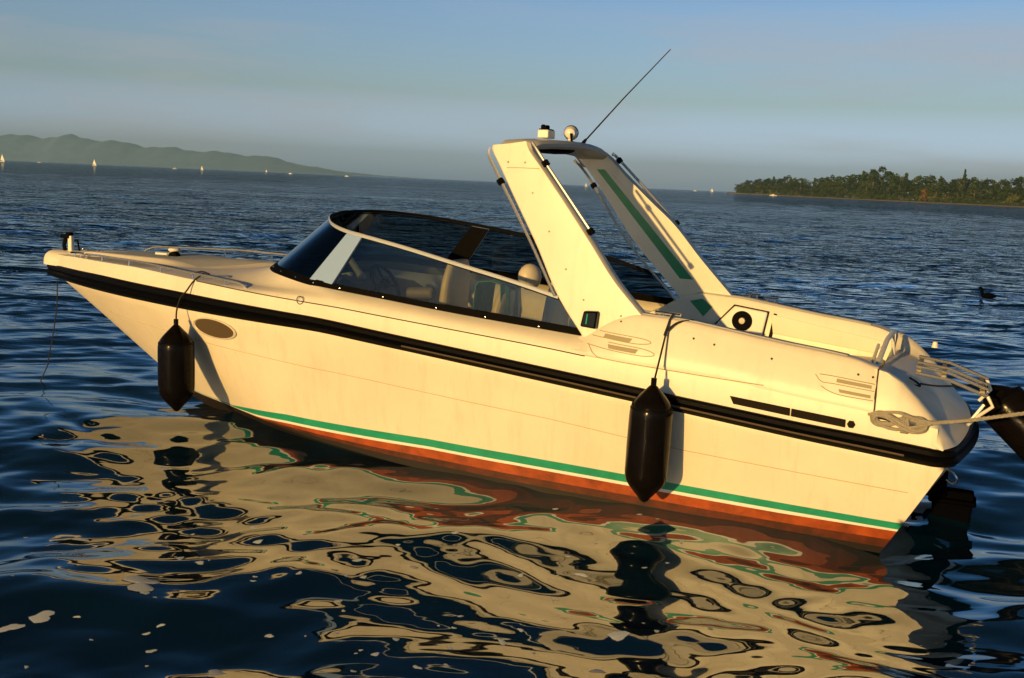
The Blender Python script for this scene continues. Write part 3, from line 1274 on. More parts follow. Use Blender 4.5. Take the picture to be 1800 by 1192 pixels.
def arch():
    for sgn, L in ((1, LEG_P), (-1, LEG_S)):
        mb = MB()
        Fr = spl([(a, 0, b) for a, b in L['front']], 26)
        Af = spl([(a, 0, b) for a, b in L['aft']], 26)
        rows = []
        for a, b in zip(Fr, Af):
            yo, yo2 = leg_y(a.z), leg_y(b.z)
            th = .13
            # section: front outer, outer face bowed, aft outer, aft inner, front inner
            rows.append([Vector((a.x, sgn * (yo - .02), a.z)), Vector((a.x - .02, sgn * yo, a.z - .004)),
                         Vector((a.x, yo, a.z)).lerp(Vector((b.x, yo2, b.z)), .5) * 1.0 + Vector((0, .010, 0)),
                         Vector((b.x + .03, sgn * yo2, b.z + .012)), Vector((b.x, sgn * (yo2 - .03), b.z)),
                         Vector((b.x + .01, sgn * (yo2 - th), b.z)), Vector((a.x - .03, sgn * (yo - th), a.z))])
            rows[-1][2].y *= sgn
        mb.grid(rows, closed_v=True)
        mb.add(rows[0], [tuple(range(7))])
        lg = part(mb, 'arch_leg', M['gel'], angle=32)
        # green flash down the inner face
        s = MB()
        q = []
        for (x, z) in (((3.03, 2.66), (2.95, 2.66), (2.02, 1.64), (2.15, 1.64)) if sgn < 0 else ((3.02, 2.66), (2.92, 2.66), (2.2, 1.66), (2.4, 1.66))):
            q.append((x, sgn * (leg_y(z) - .13 - .002), z))
        s.prism(q, (0, -sgn * .004, 0))
        s.build('leg_stripe', M['dgreen'], lg, org=BO)
        # shallow raised panel behind the flash
        s = MB()
        q = []
        for (x, z) in (((2.88, 2.63), (1.86, 1.66), (1.99, 1.645)) if sgn < 0 else ((2.90, 2.63), (2.05, 1.66), (2.17, 1.66))):
            q.append((x, sgn * (leg_y(z) - .13 - .0015), z))
        s.prism(q, (0, -sgn * .005, 0))
        s.build('leg_panel', M['gel'], lg, org=BO)
        # snap studs down the outer face
        for (x, z) in ((3.13, 2.66), (2.98, 2.66), (2.89, 2.42), (2.72, 2.12), (2.55, 1.83), (2.38, 1.60), (2.06, 1.50)):
            s = MB()
            s.lathe((x - (.12 if sgn < 0 else 0), sgn * (leg_y(z) + .006), z), (0, sgn, 0), [(0, .009), (.006, .008), (.009, 0)], 8)
            s.build('stud', M['groove'], lg, org=BO)
        # seam near the head of the leg
        s = MB()
        s.tube([(3.14, sgn * (leg_y(2.62) + .002), 2.615), (3.0, sgn * (leg_y(2.62) + .010), 2.617), (2.85, sgn * (leg_y(2.62) + .002), 2.615)], .003, 5)
        s.build('leg_seam', M['groove'], lg, org=BO)
    # crossbar
    mb = MB()
    rows = []
    ys = np.concatenate([np.linspace(1.015, .80, 8), np.linspace(.7, -.7, 15), np.linspace(-.80, -1.015, 8)])
    for y in ys:
        c = 1 - (y / 1.02) ** 2
        edge = max(0, (abs(y) - .82) / .195)
        zt = 2.835 + .045 * c - .07 * edge ** 2
        zb = zt - .075 - .015 * edge
        x0, x1 = 2.955 - .10 * c, 3.25 + .10 * c
        rows.append([(x0, y, zt - .03), (x0 + .03, y, zt - .004), ((x0 + x1) / 2, y, zt + .008), (x1 - .03, y, zt - .004), (x1, y, zt - .03), (x1 - .01, y, zb + .02), (x1 - .04, y, zb), (x0 + .04, y, zb), (x0 + .005, y, zb + .02)])
    mb.grid(rows, closed_v=True)
    mb.add(rows[0], [tuple(range(9))])
    mb.add(rows[-1], [tuple(range(9))])
    cb = part(mb, 'arch_crossbar', mat('shaded_crossbar_gelcoat', (0.50, 0.50, 0.47), .4), angle=35)  # greyer copy of the gelcoat: the crossbar's shade put into its colour
    s = MB()
    s.lathe((3.08, .15, 2.80), (0, 0, -1), [(0, .17), (.02, .165), (.035, .11), (.04, 0)], 20)
    s.build('courtesy_lamp', M['black'], cb, org=BO)

    # canvas tubes with black clips
    def gtube(pts, clips, name='canopy_rail'):
        s = MB()
        s.tube(spl(pts, 20), .013, 8)
        g = part(s, name, M['stainless'])
        for c, ax in clips:
            k = MB()
            k.box(c, (.05, .05, .05), Matrix.Rotation(math.radians(38), 3, 'Y'))
            k.tube([Vector(c) + Vector((0, -.03, 0)), Vector(c) + Vector((0, .04, 0))], .014, 6)
            k.build('clip', M['black'], g, org=BO, bevel=.006)
    gtube([(3.31, 1.03, 2.77), (3.305, 1.035, 2.70), (3.22, 1.045, 2.56), (2.88, 1.08, 2.02), (2.64, 1.115, 1.61)], [((3.185, 1.05, 2.50), 0)])
    gtube([(2.93, 1.02, 2.82), (2.88, 1.03, 2.76), (2.80, 1.04, 2.66), (2.36, 1.09, 2.13)], [((2.80, 1.04, 2.66), 0), ((2.37, 1.09, 2.14), 0)])
    gtube([(3.27, -.90, 2.74), (3.12, -.91, 2.585), (2.66, -.95, 1.945), (2.17, -1.00, 1.42)], [((3.06, -.92, 2.50), 0)])
    gtube([(2.92, -1.03, 2.81), (2.85, -1.05, 2.76), (2.25, -1.12, 2.17)], [((2.85, -1.05, 2.755), 0), ((2.25, -1.12, 2.17), 0)])
    # horn
    s = MB()
    s.box((3.09, .33, 2.925), (.10, .17, .07))
    h = part(s, 'horn_box', M['lampwhite'], bevel=.008)
    s = MB()
    s.box((3.09, .33, 2.963), (.08, .15, .012))
    s.lathe((3.10, .38, 2.965), (0, 0, 1), [(0, .022), (.03, .022), (.04, .012), (.04, 0)], 10)
    s.lathe((3.10, .29, 2.965), (0, 0, 1), [(0, .022), (.03, .022), (.04, .012), (.04, 0)], 10)
    s.build('horn_cap', M['black'], h, org=BO)
    # searchlight
    s = MB()
    c = Vector((2.98, 0.02, 2.955))
    ax = Vector((.25, -.9, .1)).normalized()
    s.lathe(c - ax * .10, ax, [(0.03, 0), (.034, .02), (.045, .042), (.08, .056), (.12, .062), (.145, .062)], 24)
    s.tube([c, (2.98, .04, 2.90), (2.98, .04, 2.865)], .015, 8)
    s.lathe((2.98, .04, 2.862), (0, 0, 1), [(0, .05), (.02, .045), (.03, 0)], 16)
    sl = part(s, 'searchlight', M['lampwhite'])
    s = MB()
    s.lathe(c + ax * .044, ax, [(0, .067), (.018, .067), (.022, .05), (.022, 0)], 24)
    s.build('searchlight_glass', M['black'], sl, org=BO)
    s = MB()
    s.tube([(2.95, .09, 2.95), (2.94, .09, 2.88), (2.93, .06, 2.79)], .011, 6)
    s.build('searchlight_bracket', M['black'], sl, org=BO)
    # antenna whip
    s = MB()
    s.tube([(2.93, -.16, 2.87), (2.56, -.16, 3.28), (2.16, -.16, 3.70)], .006, 6, radii=[.008, .006, .004])
    s.lathe((2.93, -.16, 2.865), (-.6, 0, .8), [(0, .022), (.06, .012)], 8)
    part(s, 'antenna', M['drope'])


arch()

# side navigation lamp
s = MB()
s.prism([(2.375, 1.155, 1.395), (2.355, 1.140, 1.52), (2.235, 1.140, 1.525), (2.245, 1.158, 1.385)], (0, .07, 0))
part(s, 'navigation_lamp', mat('lamp_body', (.002, .004, .004), .10, spec=.15), bevel=.014)
nl = boat.children[-1]
s = MB()
s.tube([(2.32, 1.228, 1.42), (2.315, 1.218, 1.50)], .006, 6)
s.build('lamp_slit', mat('green_lens', (.03, .35, .25), .15), nl, org=BO)

# vents and grilles in the side moulding (port side faces the quay; starboard mirrors them)
def vents(mb, sgn):
    f = (lambda p: Vector(p)) if sgn > 0 else mir
    for x0, x1 in ((1.14, .70), (.69, .31)):
        zt = lambda x: 1.00 - (1.14 - x) * .085
        q = [f((x0, 1.296, zt(x0))), f((x0 - (.03 if x0 > 1 else 0), 1.302, zt(x0) - .055)), f((x1, 1.302, zt(x1) - .055)), f((x1, 1.296, zt(x1)))]
        mb.prism([p - Vector((0, sgn * .012, 0)) for p in q], (0, sgn * .014, 0))


both(vents, 'hull_vent', M['brown'])


def grille(pts, y0, y1, name, m_):
    """sloping panel: y0 at low z edge, y1 at high z edge"""
    zmin = min(z for x, z in pts)
    zmax = max(z for x, z in pts)
    for sgn in (1, -1):
        s = MB()
        q = [(x, sgn * (y0 + (y1 - y0) * (z - zmin) / (zmax - zmin)), z) for x, z in pts]
        s.prism([(a, b - sgn * .02, c) for a, b, c in q], (0, sgn * .022, 0))
        part(s, name, m_, bevel=.002)


def sidey(x, z):
    b = Bp(x)
    zt = Tz(x)
    h = zt - b.z
    led = min(1, max(0, (2.3 - x) / .25)) * .022
    return itp(z, [(b.z + .03, b.y + led + .003), (b.z + .3 * h, b.y - .02 + led), (b.z + .6 * h, b.y - .055 + led * .5), (zt - .05, 1.185), (zt, 1.14)])


def side_panel(pts, name, m_, proud=.006):
    # pts: top-fore, top-aft, bottom-aft, bottom-fore; follows the curved side
    s = MB()
    (xa, za), (xb, zb), (xc, zc), (xd, zd) = pts
    out, inn = [], []
    for v in (0, .33, .67, 1):
        ro, ri = [], []
        for i in range(13):
            u = i / 12
            x = (xa + (xb - xa) * u) * (1 - v) + (xd + (xc - xd) * u) * v
            z = (za + (zb - za) * u) * (1 - v) + (zd + (zc - zd) * u) * v
            ro.append(Vector((x, sidey(x, z) + proud, z)))
            ri.append(Vector((x, sidey(x, z) - .01, z)))
        out.append(ro)
        inn.append(ri)
    s.grid(out)
    s.grid([out[0], inn[0]])
    s.grid([out[-1], inn[-1]])
    s.grid([[r[0] for r in out], [r[0] for r in inn]])
    s.grid([[r[-1] for r in out], [r[-1] for r in inn]])
    return part(s, name, m_)


side_panel([(2.16, 1.36), (1.93, 1.345), (1.95, 1.315), (2.17, 1.33)], 'side_grille', M['groove'])
side_panel([(2.12, 1.285), (1.87, 1.27), (1.89, 1.237), (2.11, 1.255)], 'side_grille', M['groove'])
side_panel([(.40, 1.21), (.16, 1.185), (.16, 1.163), (.40, 1.185)], 'side_grille', M['groove'])
side_panel([(.38, 1.14), (.16, 1.12), (.16, 1.10), (.37, 1.118)], 'side_grille', M['groove'])
# moulded outlines of the grille recesses
for pl in ([(2.36, 1.335), (2.17, 1.33), (1.9, 1.31), (1.78, 1.325), (1.86, 1.352), (2.16, 1.372), (2.36, 1.38)],
           [(2.30, 1.27), (2.1, 1.245), (1.85, 1.225), (1.74, 1.24), (1.82, 1.275), (2.12, 1.30)],
           [(2.29, 1.27), (2.22, 1.20), (2.1, 1.17), (1.4, 1.13), (.9, 1.11)],
           [(.52, 1.23), (.40, 1.222), (.14, 1.195)], [(.55, 1.225), (.50, 1.18), (.40, 1.172), (.14, 1.148)],
           [(.50, 1.15), (.44, 1.12), (.35, 1.10), (.14, 1.085)]):
    s = MB()
    s.tube([Vector((p.x, sidey(p.x, p.z) + .0015, p.z)) for p in spl([Vector((x, 0, z)) for x, z in pl], 40)], .0035, 5)
    part(s, 'moulding_line', M['groove'])
# seam and studs on the coaming side
s = MB()
s.tube([Vector((1.655, sidey(1.655, z) + .001, z)) for z in (1.16, 1.25, 1.35, 1.45)], .004, 5)
part(s, 'coaming_seam', M['groove'])
for x, z in ((1.46, 1.39), (.87, 1.30), (.26, 1.25), (.16, 1.24), (2.05, 1.46), (1.30, 1.36)):
    s = MB()
    s.lathe((x, sidey(x, z), z), (0, 1, 0), [(0, .009), (.008, .008), (.010, 0)], 8)
    part(s, 'stud', M['seam'])
s = MB()
s.prism([(2.52, 1.268, 1.165), (2.52, 1.272, 1.148), (2.44, 1.272, 1.140), (2.44, 1.268, 1.157)], (0, .008, 0))
part(s, 'name_plate', M['orange'])
s = MB()
p = Bp(5.0) + Vector((0, -.005, .005))
pts = [p + Vector((math.cos(a) * .035, .012, math.sin(a) * .035)) for a in np.linspace(0, 2 * math.pi, 17)]
s.tube(pts, .004, 5, caps=False)
part(s, 'lifting_ring', M['steel'])
# filler cap
s = MB()
s.lathe((.27, 1.285, .90), (0, 1, 0), [(0, .03), (.015, .028), (.02, 0)], 6)
part(s, 'filler_cap', M['brown'])
# porthole set in the flare
def porthole():
    for sgn in (1, -1):
        f = (lambda p: Vector(p)) if sgn > 0 else mir
        s0, v0 = .690, .862
        c = HS(s0, v0)
        n = hull_n(s0, v0)
        u = (HS(s0 + .02, v0) - HS(s0 - .02, v0)).normalized()
        w = n.cross(u)
        if w.z < 0:
            w = -w
        ring, inn = [], []
        for a in np.linspace(0, 2 * math.pi, 33)[:-1]:
            e = u * math.cos(a) * .31 + w * math.sin(a) * .105
            ring.append((e, a))
        mb = MB()
        rows = [[f(c + e * 1.0 + n * -.02) for e, a in ring], [f(c + e * 1.0 + n * .012) for e, a in ring],
                [f(c + e * .93 + n * .016) for e, a in ring], [f(c + e * .88 + n * .006) for e, a in ring]]
        mb.grid(rows, closed_v=True)
        ph = part(mb, 'porthole', M['beige'])
        g = MB()
        g.add([f(c + e * .89 + n * .007) for e, a in ring], [tuple(range(32))])
        g.build('porthole_glass', M['portglass'], ph, org=BO)


porthole()

# ------------------------------------------------------------------ bow gear
def bow():
    # rounded nose above the rail
    mb = MB()
    rows = []
    for k in range(9):
        t = k / 8
        z = 1.335 + t * .165
        r = .02 + .16 * math.sqrt(max(0, 1 - (t * .98) ** 3))
        row = []
        for a in np.linspace(-math.pi / 2, math.pi / 2, 13):
            row.append(Vector((9.24 + r * math.cos(a) * .95, r * math.sin(a) * .75, z)))
        row = [Vector((8.75, -.26 * (r / .18), z))] + row + [Vector((8.75, .26 * (r / .18), z))]
        rows.append(row)
    mb.grid(rows)
    mb.add(rows[-1], [tuple(range(15))])
    part(mb, 'bow_nose', M['gel'], angle=60)
    # bow roller post with dark fairlead
    s = MB()
    s.box((9.03, 0, 1.575), (.055, .05, .20))
    p = part(s, 'bow_post', M['lampwhite'], bevel=.008)
    s = MB()
    s.box((9.10, 0, 1.665), (.14, .07, .045))
    s.box((9.05, 0, 1.695), (.06, .07, .03))
    s.build('post_cap', M['black'], p, org=BO, bevel=.01)
    s = MB()
    s.tube([(9.11, 0, 1.64), (9.14, 0, 1.56), (9.12, 0, 1.50)], .022, 6)
    s.build('fairlead', M['black'], p, org=BO)
    s = MB()
    s.tube([(8.93, 0, 1.63), (8.89, .01, 1.50)], .01, 5)
    s.build('bow_pin', M['black'], p, org=BO)
    # anchor chain lying on the foredeck up to the winch
    s = MB()
    for k in range(34):
        x = 8.85 - k * .038
        c = Vector((x, .02 * math.sin(k), 1.525 + .004 * math.sin(k * 2)))
        up_ = (k % 2 == 0)
        pts = []
        for a in np.linspace(0, 2 * math.pi, 9):
            d = Vector((math.cos(a) * .026, 0, math.sin(a) * .014)) if up_ else Vector((math.cos(a) * .026, math.sin(a) * .014, 0))
            pts.append(c + d)
        s.tube(pts, .005, 4, caps=False)
    part(s, 'anchor_chain', M['steel'])
    s = MB()
    s.lathe((7.52, 0, 1.515), (0, 0, 1), [(0, .09), (.03, .085), (.04, .05), (.08, .05), (.09, .07), (.115, .06), (.12, 0)], 20)
    s.box((7.66, 0, 1.54), (.16, .12, .07))
    w = part(s, 'anchor_winch', M['lampwhite'], bevel=.006)
    s = MB()
    s.lathe((7.42, .08, 1.55), (0, 1, 0), [(0, 0), (0, .055), (.07, .055), (.07, 0)], 16)
    s.build('winch_motor', M['black'], w, org=BO)
    # toe rails
    for sgn in (1, -1):
        s = MB()
        f = (lambda p: Vector(p)) if sgn > 0 else mir
        xs = [8.38, 8.32, 8.24] + list(np.linspace(8.1, 5.85, 22)) + [5.76, 5.70, 5.66]
        pts = []
        for i, x in enumerate(xs):
            b = Bp(x)
            lift = .055 if sgn > 0 else .10
            e_ = min(i, len(xs) - 1 - i)
            lift *= (.0, .60, .92)[e_] if e_ < 3 else 1
            pts.append(f((x, b.y - .045, b.z + lift)))
        s.tube(pts, .011, 8)
        tr = part(s, 'toe_rail', M['stainless'])
        for x in (8.0, 7.45, 6.9, 6.4, 5.95):
            b = Bp(x)
            k = MB()
            k.tube([f((x, b.y - .045, b.z - .005)), f((x, b.y - .045, b.z + (.055 if sgn > 0 else .10)))], .010, 6)
            k.build('rail_post', M['steel'], tr, org=BO)
    # small deck cleats
    for sgn in (1, -1):
        s = MB()
        f = (lambda p: Vector(p)) if sgn > 0 else mir
        b = Bp(8.6)
        s.tube([f((8.7, b.y - .05, b.z + .045)), f((8.5, b.y - .05, b.z + .045))], .012, 6)
        s.tube([f((8.64, b.y - .05, b.z)), f((8.64, b.y - .05, b.z + .045))], .011, 6)
        s.tube([f((8.56, b.y - .05, b.z)), f((8.56, b.y - .05, b.z + .045))], .011, 6)
        part(s, 'bow_cleat', M['steel'])


bow()

# ------------------------------------------------------------------ stern gear
def stern():
    # U bolt
    s = MB()
    s.tube(spl([(-.36, 1.05, .62), (-.42, 1.06, .60), (-.46, 1.06, .55), (-.44, 1.04, .51), (-.39, 1.02, .53)], 14), .008, 6)
    part(s, 'towing_eye', M['steel'])
    # cleat
    s = MB()
    for x in (.02, -.12):
        s.tube([(x, 1.285, .90), (x, 1.315, .975)], .012, 6)
    s.tube([(.12, 1.315, .985), (-.22, 1.315, .955)], .014, 8)
    part(s, 'stern_cleat', M['steel'])
    # folded bathing ladder lying on the stern
    s = MB()
    for y, z in ((.42, .02), (.06, .05), (-.22, .06)):
        s.tube([(-.10, y, 1.16 + z), (-.34, y - .02, 1.13 + z), (-.62, y - .04, 1.03 + z)], .014, 8)
    for y, z in ((.34, .02), (.0, .05)):
        s.tube([(-.10, y, 1.20 + z), (-.34, y - .02, 1.17 + z), (-.62, y - .04, 1.07 + z)], .012, 8)
    ld = part(s, 'bathing_ladder', M['stainless'])
    for k, x in enumerate((-.12, -.30, -.58)):
        s = MB()
        z = itp(x, [(-.62, 1.05), (-.34, 1.15), (-.10, 1.18)])
        s.box((x, .10, z + .02), (.035, .62, .018))
        s.build('ladder_tread', M['groove'], ld, org=BO, bevel=.004)
    s = MB()
    s.tube([(-.62, .38, 1.05), (-.66, .40, .98), (-.56, .45, .90), (-.50, .50, .84)], .014, 8)
    s.build('ladder_hinge', M['lampwhite'], ld, org=BO)
    s = MB()
    s.tube([(-.62, -.26, 1.09), (-.66, -.26, 1.0), (-.58, -.24, .90)], .014, 8)
    s.build('ladder_hinge', M['lampwhite'], ld, org=BO)
    s = MB()
    s.tube([(-.60, .40, .99), (-.52, .42, .86)], .012, 8)
    s.build('ladder_hinge', M['lampwhite'], ld, org=BO)
    # low gate frame by the sunpad
    s = MB()
    s.tube([(.20, .55, 1.14), (.16, -.15, 1.34), (.14, -.55, 1.36)], .022, 8)
    s.tube([(.24, .55, 1.13), (.22, -.1, 1.30)], .014, 8)
    s.tube([(.14, -.55, 1.36), (.12, -.62, 1.16)], .016, 8)
    part(s, 'transom_gate', M['lampwhite'])
    # small fittings on the far coaming
    for x0 in (1.45, 1.28):
        s = MB()
        s.tube([(x0 + .07, -1.10, Tz(x0) + .035), (x0 - .07, -1.10, Tz(x0) + .035)], .011, 6)
        s.tube([(x0 + .035, -1.10, Tz(x0) - .01), (x0 + .035, -1.10, Tz(x0) + .035)], .009, 6)
        s.tube([(x0 - .035, -1.10, Tz(x0) - .01), (x0 - .035, -1.10, Tz(x0) + .035)], .009, 6)
        part(s, 'coaming_cleat', M['steel'])
    s = MB()
    s.lathe((-.20, -1.10, 1.19), (0, 0, 1), [(0, .03), (.05, .02), (.06, 0)], 10)
    part(s, 'stern_lamp', M['lampwhite'])
    # cleat on the near coaming where the fender line is tied
    s = MB()
    s.tube([(1.80, 1.10, Tz(1.80) + .03), (1.60, 1.10, Tz(1.6) + .03)], .013, 6)
    s.tube([(1.73, 1.10, Tz(1.73) - .01), (1.73, 1.10, Tz(1.73) + .03)], .011, 6)
    s.tube([(1.67, 1.10, Tz(1.67) - .01), (1.67, 1.10, Tz(1.67) + .03)], .011, 6)
    part(s, 'coaming_cleat', M['steel'])
    # stern drive
    s = MB()
    s.box((-.30, 0, .32), (.22, .30, .34))
    s.prism([(-.30, -.07, .20), (-.62, -.07, .20), (-.58, -.07, -.5), (-.36, -.07, -.5)], (0, .14, 0))
    s.box((-.46, 0, .12), (.36, .26, .04))
    part(s, 'stern_drive', M['leg'], bevel=.03)


stern()


# ------------------------------------------------------------------ fenders (hang from the boat: things of their own)
def fender(base_top, length, r, axis, label, line_pts):
    """base_top: eye position in boat coordinates, body hangs along axis"""
    ax = Vector(axis).normalized()
    org = Vector(base_top) + ax * length
    t = thing('fender', tuple(org), label, 'fender', 'black cylindrical boat fenders')
    mb = MB()
    L = length
    prof = [(0, .015), (.012, .032), (.045, .062), (.085, .100), (.12, .130), (.145, .148), (.17, r * .945), (.20, r * .99), (.24, r), (L * .5, r * 1.01), (L - .24, r), (L - .20, r * .975),
            (L - .165, r * .91), (L - .13, r * .78), (L - .08, r * .52), (L - .04, .050), (L - .015, .032), (L, .012), (L, 0)]
    mb.lathe(base_top, ax, prof, 40)
    b = mb.build('fender_body', M['fender'], t, org=org, angle=50)
    s = MB()
    s.tube([Vector(base_top) - ax * .05, Vector(base_top) + ax * .03], .022, 8)
    s.lathe(Vector(base_top) + ax * .165, ax, [(0, r * .93), (.006, r * .965), (.014, r * .985), (.022, r * .975)], 40)
    s.build('fender_eye', M['rubber'], t, org=org)
    if line_pts:
        s = MB()
        for pl in line_pts:
            s.tube(pl, .008, 6)
        s.build('fender_line', M['drope'], t, org=org)
    return t


fender((1.665, 1.52, 1.06), .90, .162, (0.015, .02, -1), 'long black fender hanging amidships below the arch leg',
       [spl([(1.655, 1.12, Tz(1.655) + .03), (1.665, 1.19, Tz(1.655) - .02), (1.665, 1.30, 1.36), (1.665, 1.50, 1.10)], 16),
        spl([(1.50, 1.09, Tz(1.5) + .008), (1.60, 1.19, Tz(1.6) - .02), (1.675, 1.255, 1.42)], 10),
        [(1.665, 1.20, Tz(1.655) - .03), (1.675, 1.27, 1.40)]])
fender((6.465, 1.175, 1.02), .85, .170, (0.0, .0, -1), 'black fender hanging by the bow beside the oval porthole',
       [spl([(6.28, 1.00, 1.51), (6.33, 1.08, 1.44), (6.38, 1.13, 1.34), (6.42, 1.16, 1.28), (6.455, 1.175, 1.16), (6.465, 1.175, 1.03)], 18),
        spl([(6.20, 1.01, 1.51), (6.28, 1.03, 1.53), (6.42, 1.00, 1.50)], 8)])
fender((-.62, -.45, 1.00), 1.15, .20, (-.70, .12, -.62), 'large black fender slanting off the stern corner at the right edge',
       [spl([(-.14, .30, 1.08), (-.30, .0, 1.03), (-.60, -.43, 1.01)], 14), spl([(-.06, .38, 1.13), (-.10, .32, 1.10), (-.14, .34, 1.07), (-.10, .40, 1.08)], 10)])


# ------------------------------------------------------------------ ropes, towel, bow line
def rope(path, r, twist=3, n=400):
    """laid rope: three strands round a path"""
    mb = MB()
    P = spl(path, n)
    L = sum((P[i + 1] - P[i]).length for i in range(n - 1))
    for k in range(3):
        pts = []
        d = 0
        for i, p in enumerate(P):
            a = P[max(0, i - 1)]
            b = P[min(n - 1, i + 1)]
            t = (b - a).normalized()
            u = t.cross(Vector((0, 0, 1)))
            if u.length < .1:
                u = t.cross(Vector((1, 0, 0)))
            u.normalize()
            w = t.cross(u)
            an = d / (r * 7) * 2 * math.pi + k * 2 * math.pi / 3
            pts.append(p + (u * math.cos(an) + w * math.sin(an)) * r * .5)
            if i < n - 1:
                d += (P[i + 1] - P[i]).length
        mb.tube(pts, r * .55, 5)
    return mb


mo = (-.05, 1.32, .90)
t = thing('mooring_rope', mo, 'pale mooring rope wound on the stern cleat and stretched off to the right', 'rope')
mb = rope([(-.16, 1.34, .975), (-.26, 1.355, .995), (-.47, 1.38, 1.045), (-.80, 1.42, 1.145), (-1.13, 1.46, 1.245), (-2.4, 1.6, 1.58), (-4.5, 1.9, 1.95), (-7.5, 2.3, 2.2)], .013, n=900)
mb.build('rope_line', M['rope'], t, org=mo)
mb = MB()
r3 = random.Random(5)
for k in range(11):
    x0 = .10 - k * .006
    pts = []
    jx, jy, jz = r3.uniform(-.012, .012), r3.uniform(0, .020), r3.uniform(-.012, .014)
    ln = r3.uniform(.13, .18)
    for a in np.linspace(0, 2 * math.pi, 31):
        # figure of eight round the two horns
        px_ = -.04 + jx + ln * math.cos(a)
        pz_ = .965 + jz + .040 * math.sin(2 * a) - (-.04 - px_) * .06
        py_ = 1.312 + jy + .022 * math.sin(a)
        pts.append((px_, py_, pz_))
    mb.tube(pts, .010, 5, caps=False)
for k in range(4):
    pts = [(-.07 - .012 * k + .004 * math.sin(a * 3), 1.315 + .032 * math.cos(a), .955 + .060 * math.sin(a)) for a in np.linspace(0, 2 * math.pi, 17)]
    mb.tube(pts, .010, 5, caps=False)
mb.tube(spl([(.16, 1.30, .99), (.08, 1.335, 1.02), (-.04, 1.345, 1.035), (-.16, 1.34, 1.00), (-.26, 1.35, .995)], 24), .012, 6)
mb.tube(spl([(.13, 1.30, .94), (-.02, 1.345, .915), (-.14, 1.345, .945), (-.25, 1.345, .985)], 20), .012, 6)
mb.build('rope_hitches', M['rope'], t, org=mo)

# thin line from the bow into the water
bo = (9.3, 0, 0)
t = thing('bow_line', bo, 'thin slack line hanging from the bow tip into the water', 'rope')
mb = MB()
mb.tube(spl([(9.26, 0, 1.14), (9.25, .02, .86), (9.27, .06, .55), (9.26, .14, .28), (9.22, .20, .18), (9.24, .24, .08), (9.30, .30, -.12)], 40), .0065, 5)
mb.build('line_strand', M['drope'], t, org=bo)

# towel over the near seat back
to = (3.40, .48, 1.2)
t = thing('towel', to, 'green towel draped over the near cockpit seat back behind the smoked pane', 'towel')
mb = MB()
rows = []
for i in range(26):
    v = i / 25
    row = []
    for j in range(22):
        u = j / 21
        y = .30 + .42 * u + .03 * math.sin(v * 5)
        if v < .45:
            x = 3.52 + .03 * math.sin(u * 17) * (.45 - v) + .10 * (.45 - v)
            z = 1.20 + v / .45 * .40
        elif v < .58:
            a = (v - .45) / .13 * math.pi
            x = 3.40 + .12 * math.cos(a)
            z = 1.60 + .035 * math.sin(a)
        else:
            x = 3.28 + .02 * math.sin(u * 15)
            z = 1.60 - (v - .58) / .42 * .42
        row.append((x, y, z + .012 * math.sin(u * 9)))
    rows.append(row)
mb.grid(rows)
mb.build('towel_cloth', M['towel'], t, org=to, solid=.008)


# ------------------------------------------------------------------ shore on the right with its trees
def pix_dir(px):
    """world azimuth slope x/y for a column of the far scene"""
    return (px - 900) / 1800.0


def dist_of(px):
    return itp(px, [(1270, 1300), (1400, 1050), (1600, 860), (1850, 720), (2100, 600)])


def shore():
    mb = MB()
    rows = [[], [], [], [], []]
    for px in np.linspace(1262, 2120, 90):
        d = dist_of(px)
        k = (px - 900) / 1800.0
        j = 3 * math.sin(px / 17.0) + 2 * math.sin(px / 7.3)
        taper = min(1, (px - 1262) / 60)
        for r_, (dd, z) in zip(rows, ((-9, -.4), (-3, .35), (6, .9), (60, 1.8), (420 * taper + 70, 1.5))):
            y = d + dd * (.3 + .7 * taper) + j * .4
            r_.append((k * y, y, z))
    mb.grid(rows)
    o = mb.build('shore', mat('gravel_shore', (0.34, 0.31, 0.24), 0.9, var=0.5, vscale=.15))
    tag(o, kind='structure')


shore()


def leaf_mat(name, c, c2):
    mt = mat(name, c, .75, var=.5, vscale=.35, col2=c2, spec=.2)
    return mt


LM = [leaf_mat('foliage_olive', (.055, .085, .014), (.028, .048, .010)), leaf_mat('foliage_dark', (.026, .050, .012), (.012, .028, .008)),
      leaf_mat('foliage_light', (.11, .135, .028), (.06, .08, .018)), leaf_mat('foliage_rust', (.16, .095, .03), (.09, .06, .02))]
BARK = mat('bark', (.13, .10, .07), .9)
CR = random.Random(21)


